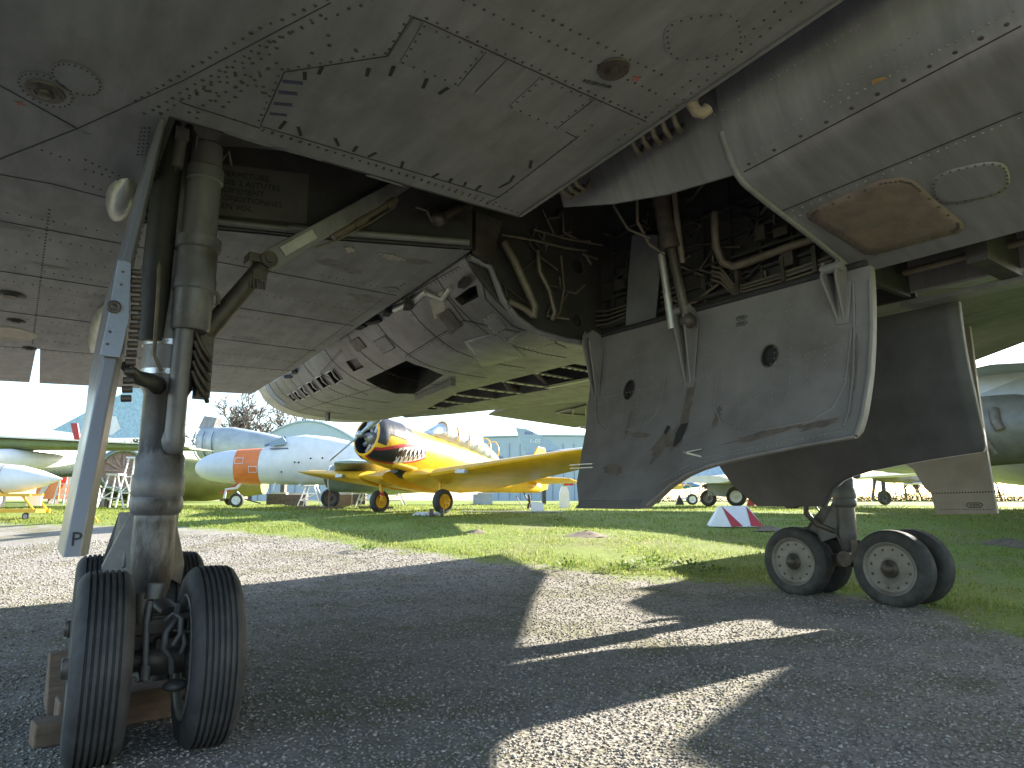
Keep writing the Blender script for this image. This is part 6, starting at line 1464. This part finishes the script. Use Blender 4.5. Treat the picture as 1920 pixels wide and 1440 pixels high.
for a, b, lb in ((1460, 1640, 'left stretch of grassy hedge bank under the far door'), (1640, 1790, 'middle stretch of grassy hedge bank by the white jet'), (1790, 2000, 'right stretch of grassy hedge bank at picture edge'), (1150, 1460, 'hedge bank beyond the paired main wheels')):
    m = MB(); p0, p1 = GP(a, 45), GP(b, 45); r = random.Random(a)
    for k in range(2600):
        t = r.random(); p = p0.lerp(p1, t); p = p + Vector((r.uniform(-.6, .6), r.uniform(-.6, .6), 0)); hgt = .75 * (.5 + .5 * noise.noise(Vector((t * 9, a, 0))) + .35); z = p.z - .1 + hgt * abs(r.gauss(0, .5)); u = Vector((r.uniform(-1, 1), r.uniform(-1, 1), r.uniform(-.3, 1))).normalized() * r.uniform(.06, .16); v = u.orthogonal().normalized() * r.uniform(.03, .07)
        c = Vector((p.x, p.y, z)); m.add([c - v, c + v, c + u], [(0, 1, 2)])
    o = m.build('hedge', hedge, None); tag(o, lb, 'hedge', 'hedge bank along the field edge')
fc = mat('fence_pale', (.55, .57, .57), .5, .2)
for a, b, lb in ((1640, 1800, 'pale wire fence behind the white jet'), (1800, 2010, 'pale wire fence along the right hedge'), (1200, 1460, 'pale wire fence beyond the paired wheels')):
    o = frame('fence', GP((a + b) / 2, 54), (1, 0), lb, 'fence', 'pale wire fences'); L = (b - a) / 1298 * 54; n = int(L / 1.6)
    for k in range(n + 1): m = MB(); m.box((-L / 2 + L * k / n, 0, .9), (.07, .07, 1.8)); m.build('post', fc, o)
    m = MB()
    for z in (.25, .6, .95, 1.3, 1.7): m.box((0, 0, z), (L, .02, .03))
    m.build('wire', fc, o)
# ================================================================== loose stones, grass, weeds
def scatter_mesh(name, verts, faces, material, label=None):
    me = bpy.data.meshes.new(name); V = np.asarray(verts, dtype=np.float32); F = np.asarray(faces, dtype=np.int32)
    me.vertices.add(len(V)); me.vertices.foreach_set('co', V.ravel()); k = F.shape[1]
    me.loops.add(F.size); me.loops.foreach_set('vertex_index', F.ravel()); me.polygons.add(len(F))
    me.polygons.foreach_set('loop_start', np.arange(0, F.size, k, dtype=np.int32)); me.polygons.foreach_set('loop_total', np.full(len(F), k, dtype=np.int32))
    me.update(calc_edges=True); me.materials.append(material)
    o = bpy.data.objects.new(name, me); COL.objects.link(o); o['kind'] = 'stuff'; return o
rng = np.random.default_rng(3)
BA = np.array([a for a, _ in _b]); BD = np.array([d for _, d in _b])
def smn(t): t = np.clip(t, 0, 1); return t * t * (3 - 2 * t)
def gz(x, y):
    s = x * SX + y * SY; z = .74 * smn((s - 7.5) / 15) + .27 * smn((s - 20) / 30)
    nn = np.array([noise.noise(Vector((a * .5, b * .5, 3.1))) for a, b in zip(x, y)]); return z + np.where(s > 9, .03 * np.minimum(1, (s - 9) / 5) * nn, 0)
def attr_mat(name, stops, rough=.9, trans=0.0):
    m = bpy.data.materials.new(name); m.use_nodes = True; nt = m.node_tree; b = nt.nodes['Principled BSDF']
    g = nt.nodes.new('ShaderNodeNewGeometry'); r = nt.nodes.new('ShaderNodeValToRGB'); e = r.color_ramp.elements
    e[0].position, e[0].color = stops[0][0], (*stops[0][1], 1); e[1].position, e[1].color = stops[-1][0], (*stops[-1][1], 1)
    for p, c in stops[1:-1]: q = e.new(p); q.color = (*c, 1)
    nt.links.new(g.outputs['Random Per Island'], r.inputs[0]); nt.links.new(r.outputs[0], b.inputs['Base Color']); b.inputs['Roughness'].default_value = rough; b.inputs['Specular IOR Level'].default_value = .2
    if trans:
        t = nt.nodes.new('ShaderNodeBsdfTranslucent'); nt.links.new(r.outputs[0], t.inputs[0]); mx = nt.nodes.new('ShaderNodeMixShader'); mx.inputs[0].default_value = trans
        nt.links.new(b.outputs[0], mx.inputs[1]); nt.links.new(t.outputs[0], mx.inputs[2]); nt.links.new(mx.outputs[0], nt.nodes['Material Output'].inputs[0])
    return m
# stones: squashed irregular octahedra
N = 90000
az = HD + rng.uniform(-.72, .72, N); d = 1.6 * (16.0 / 1.6) ** (rng.random(N) ** .75)
keep = d < np.interp(az, BA, BD) + rng.normal(0, .35, N); az, d = az[keep], d[keep]
x, y = d * np.sin(az), d * np.cos(az); z = gz(x, y); n = len(x)
size = .0035 + .006 * rng.random(n) ** 2.5 + .0009 * d
base = np.array([(1, 0, 0), (-1, 0, 0), (0, 1, 0), (0, -1, 0), (0, 0, .5), (0, 0, -.4)]); tri = np.array([(0, 2, 4), (2, 1, 4), (1, 3, 4), (3, 0, 4), (2, 0, 5), (1, 2, 5), (3, 1, 5), (0, 3, 5)])
jit = base[None] * rng.uniform(.55, 1.25, (n, 6, 1)) + rng.uniform(-.22, .22, (n, 6, 3)); ang = rng.uniform(0, 2 * PI, n); ca, sa = np.cos(ang), np.sin(ang)
V = np.empty((n, 6, 3)); V[..., 0] = jit[..., 0] * ca[:, None] - jit[..., 1] * sa[:, None]; V[..., 1] = jit[..., 0] * sa[:, None] + jit[..., 1] * ca[:, None]; V[..., 2] = jit[..., 2]
V = V * size[:, None, None] + np.stack([x, y, z + size * .25], -1)[:, None, :]
F = (tri[None] + (np.arange(n) * 6)[:, None, None]).reshape(-1, 3)
scatter_mesh('gravel_stones', V.reshape(-1, 3), F, attr_mat('loose_stone', [(0, (.12, .106, .09)), (.4, (.235, .212, .182)), (.8, (.34, .312, .27)), (1, (.46, .43, .375))]))
# grass blades: bent two-segment strips
def blades(az, d, h0, h1, wd, name, m, lean=.5):
    x, y = d * np.sin(az), d * np.cos(az); z = gz(x, y); n = len(x); h = rng.uniform(h0, h1, n) * (1 + .02 * d); a = rng.uniform(0, 2 * PI, n); w_ = wd * (.6 + .09 * d) * rng.uniform(.7, 1.3, n)
    dx_, dy_ = np.cos(a), np.sin(a); l = rng.uniform(.1, lean, n) * h; P = np.stack([x, y, z - .01], -1); S = np.stack([-dy_ * w_, dx_ * w_, 0 * w_], -1); B = np.stack([dx_ * l * .35, dy_ * l * .35, h * .6], -1); T = np.stack([dx_ * l, dy_ * l, h], -1)
    V = np.stack([P - S, P + S, P + B + S * .7, P + B - S * .7, P + T], 1); o = (np.arange(n) * 5)[:, None]
    F = np.concatenate([o + np.array([[0, 1, 2]]), o + np.array([[0, 2, 3]]), o + np.array([[3, 2, 4]])]); scatter_mesh(name, V.reshape(-1, 3), F, m)
gm = attr_mat('grass_blade', [(0, (.12, .165, .025)), (.5, (.20, .26, .05)), (.85, (.28, .30, .085)), (1, (.38, .345, .16))], .7, .5)
N = 150000
az = HD + rng.uniform(-.72, .72, N); D0 = np.interp(az, BA, BD); d = D0 * np.exp(rng.random(N) * np.log(34 / D0)); d = np.where(d < D0 + .5, d + rng.random(N) * .6, d)
cl_ = np.array([noise.noise(Vector((r_ * math.sin(a_) * .9, r_ * math.cos(a_) * .9, 7))) for a_, r_ in zip(az, d)]); k = (cl_ + .5 > rng.random(N) * .9); az, d = az[k], d[k]
blades(az, d, .015, .055, .0040, 'grass', gm, .9)
# sparse moss-like tufts out on the gravel
N = 16000
az = HD + rng.uniform(-.7, .7, N); d = 2 * 4.5 ** rng.random(N); cl_ = np.array([noise.noise(Vector((r_ * math.sin(a_) * 1.1, r_ * math.cos(a_) * 1.1, 2))) for a_, r_ in zip(az, d)]); k = (cl_ > .16) & (d < np.interp(az, BA, BD)); blades(az[k], d[k], .008, .028, .0022, 'moss_tufts', gm, .9)
# broad-leaved weeds in the sunlit strip
def weed(px, s, r, n, label):
    m = MB(); q = random.Random(px); p = GP(px, s); o = empty('weed_clump', p, label, 'weed', 'weed clumps in the grass')
    for _ in range(n):
        a, e = q.uniform(0, 2 * PI), q.uniform(.1, 1.1); rr = r * q.random() ** .5; c = Vector((rr * math.cos(a), rr * math.sin(a), q.uniform(.02, .16) * (1.2 - rr / r))); t = Vector((math.cos(a) * math.cos(e), math.sin(a) * math.cos(e), math.sin(e))) * q.uniform(.03, .075); s_ = t.cross(Vector((0, 0, 1))).normalized() * t.length * .32
        m.add([c, c + t * .5 + s_, c + t, c + t * .5 - s_], [(0, 1, 2, 3)])
    m.build('leaves', attr_mat('weed_leaf', [(0, (.07, .12, .02)), (1, (.16, .22, .04))], .5, .4), o)
for a in ((1218, 10.6, .42, 240, 'tallest leafy weed clump in the sunlit grass'), (1160, 10.2, .3, 120, 'low leafy weed clump left of the tallest one'), (1290, 10.4, .32, 120, 'low leafy weed clump right of the tallest one'), (690, 12.4, .3, 110, 'leafy weed patch at gravel edge before the yellow trainer'), (1040, 17.5, .35, 120, 'grass tuft beside the pale plank'), (1330, 9.9, .25, 90, 'small weed patch nearest the left bomber wheel'), (1060, 10.4, .25, 80, 'small weed patch in sunlit grass under the bay door')): weed(*a)
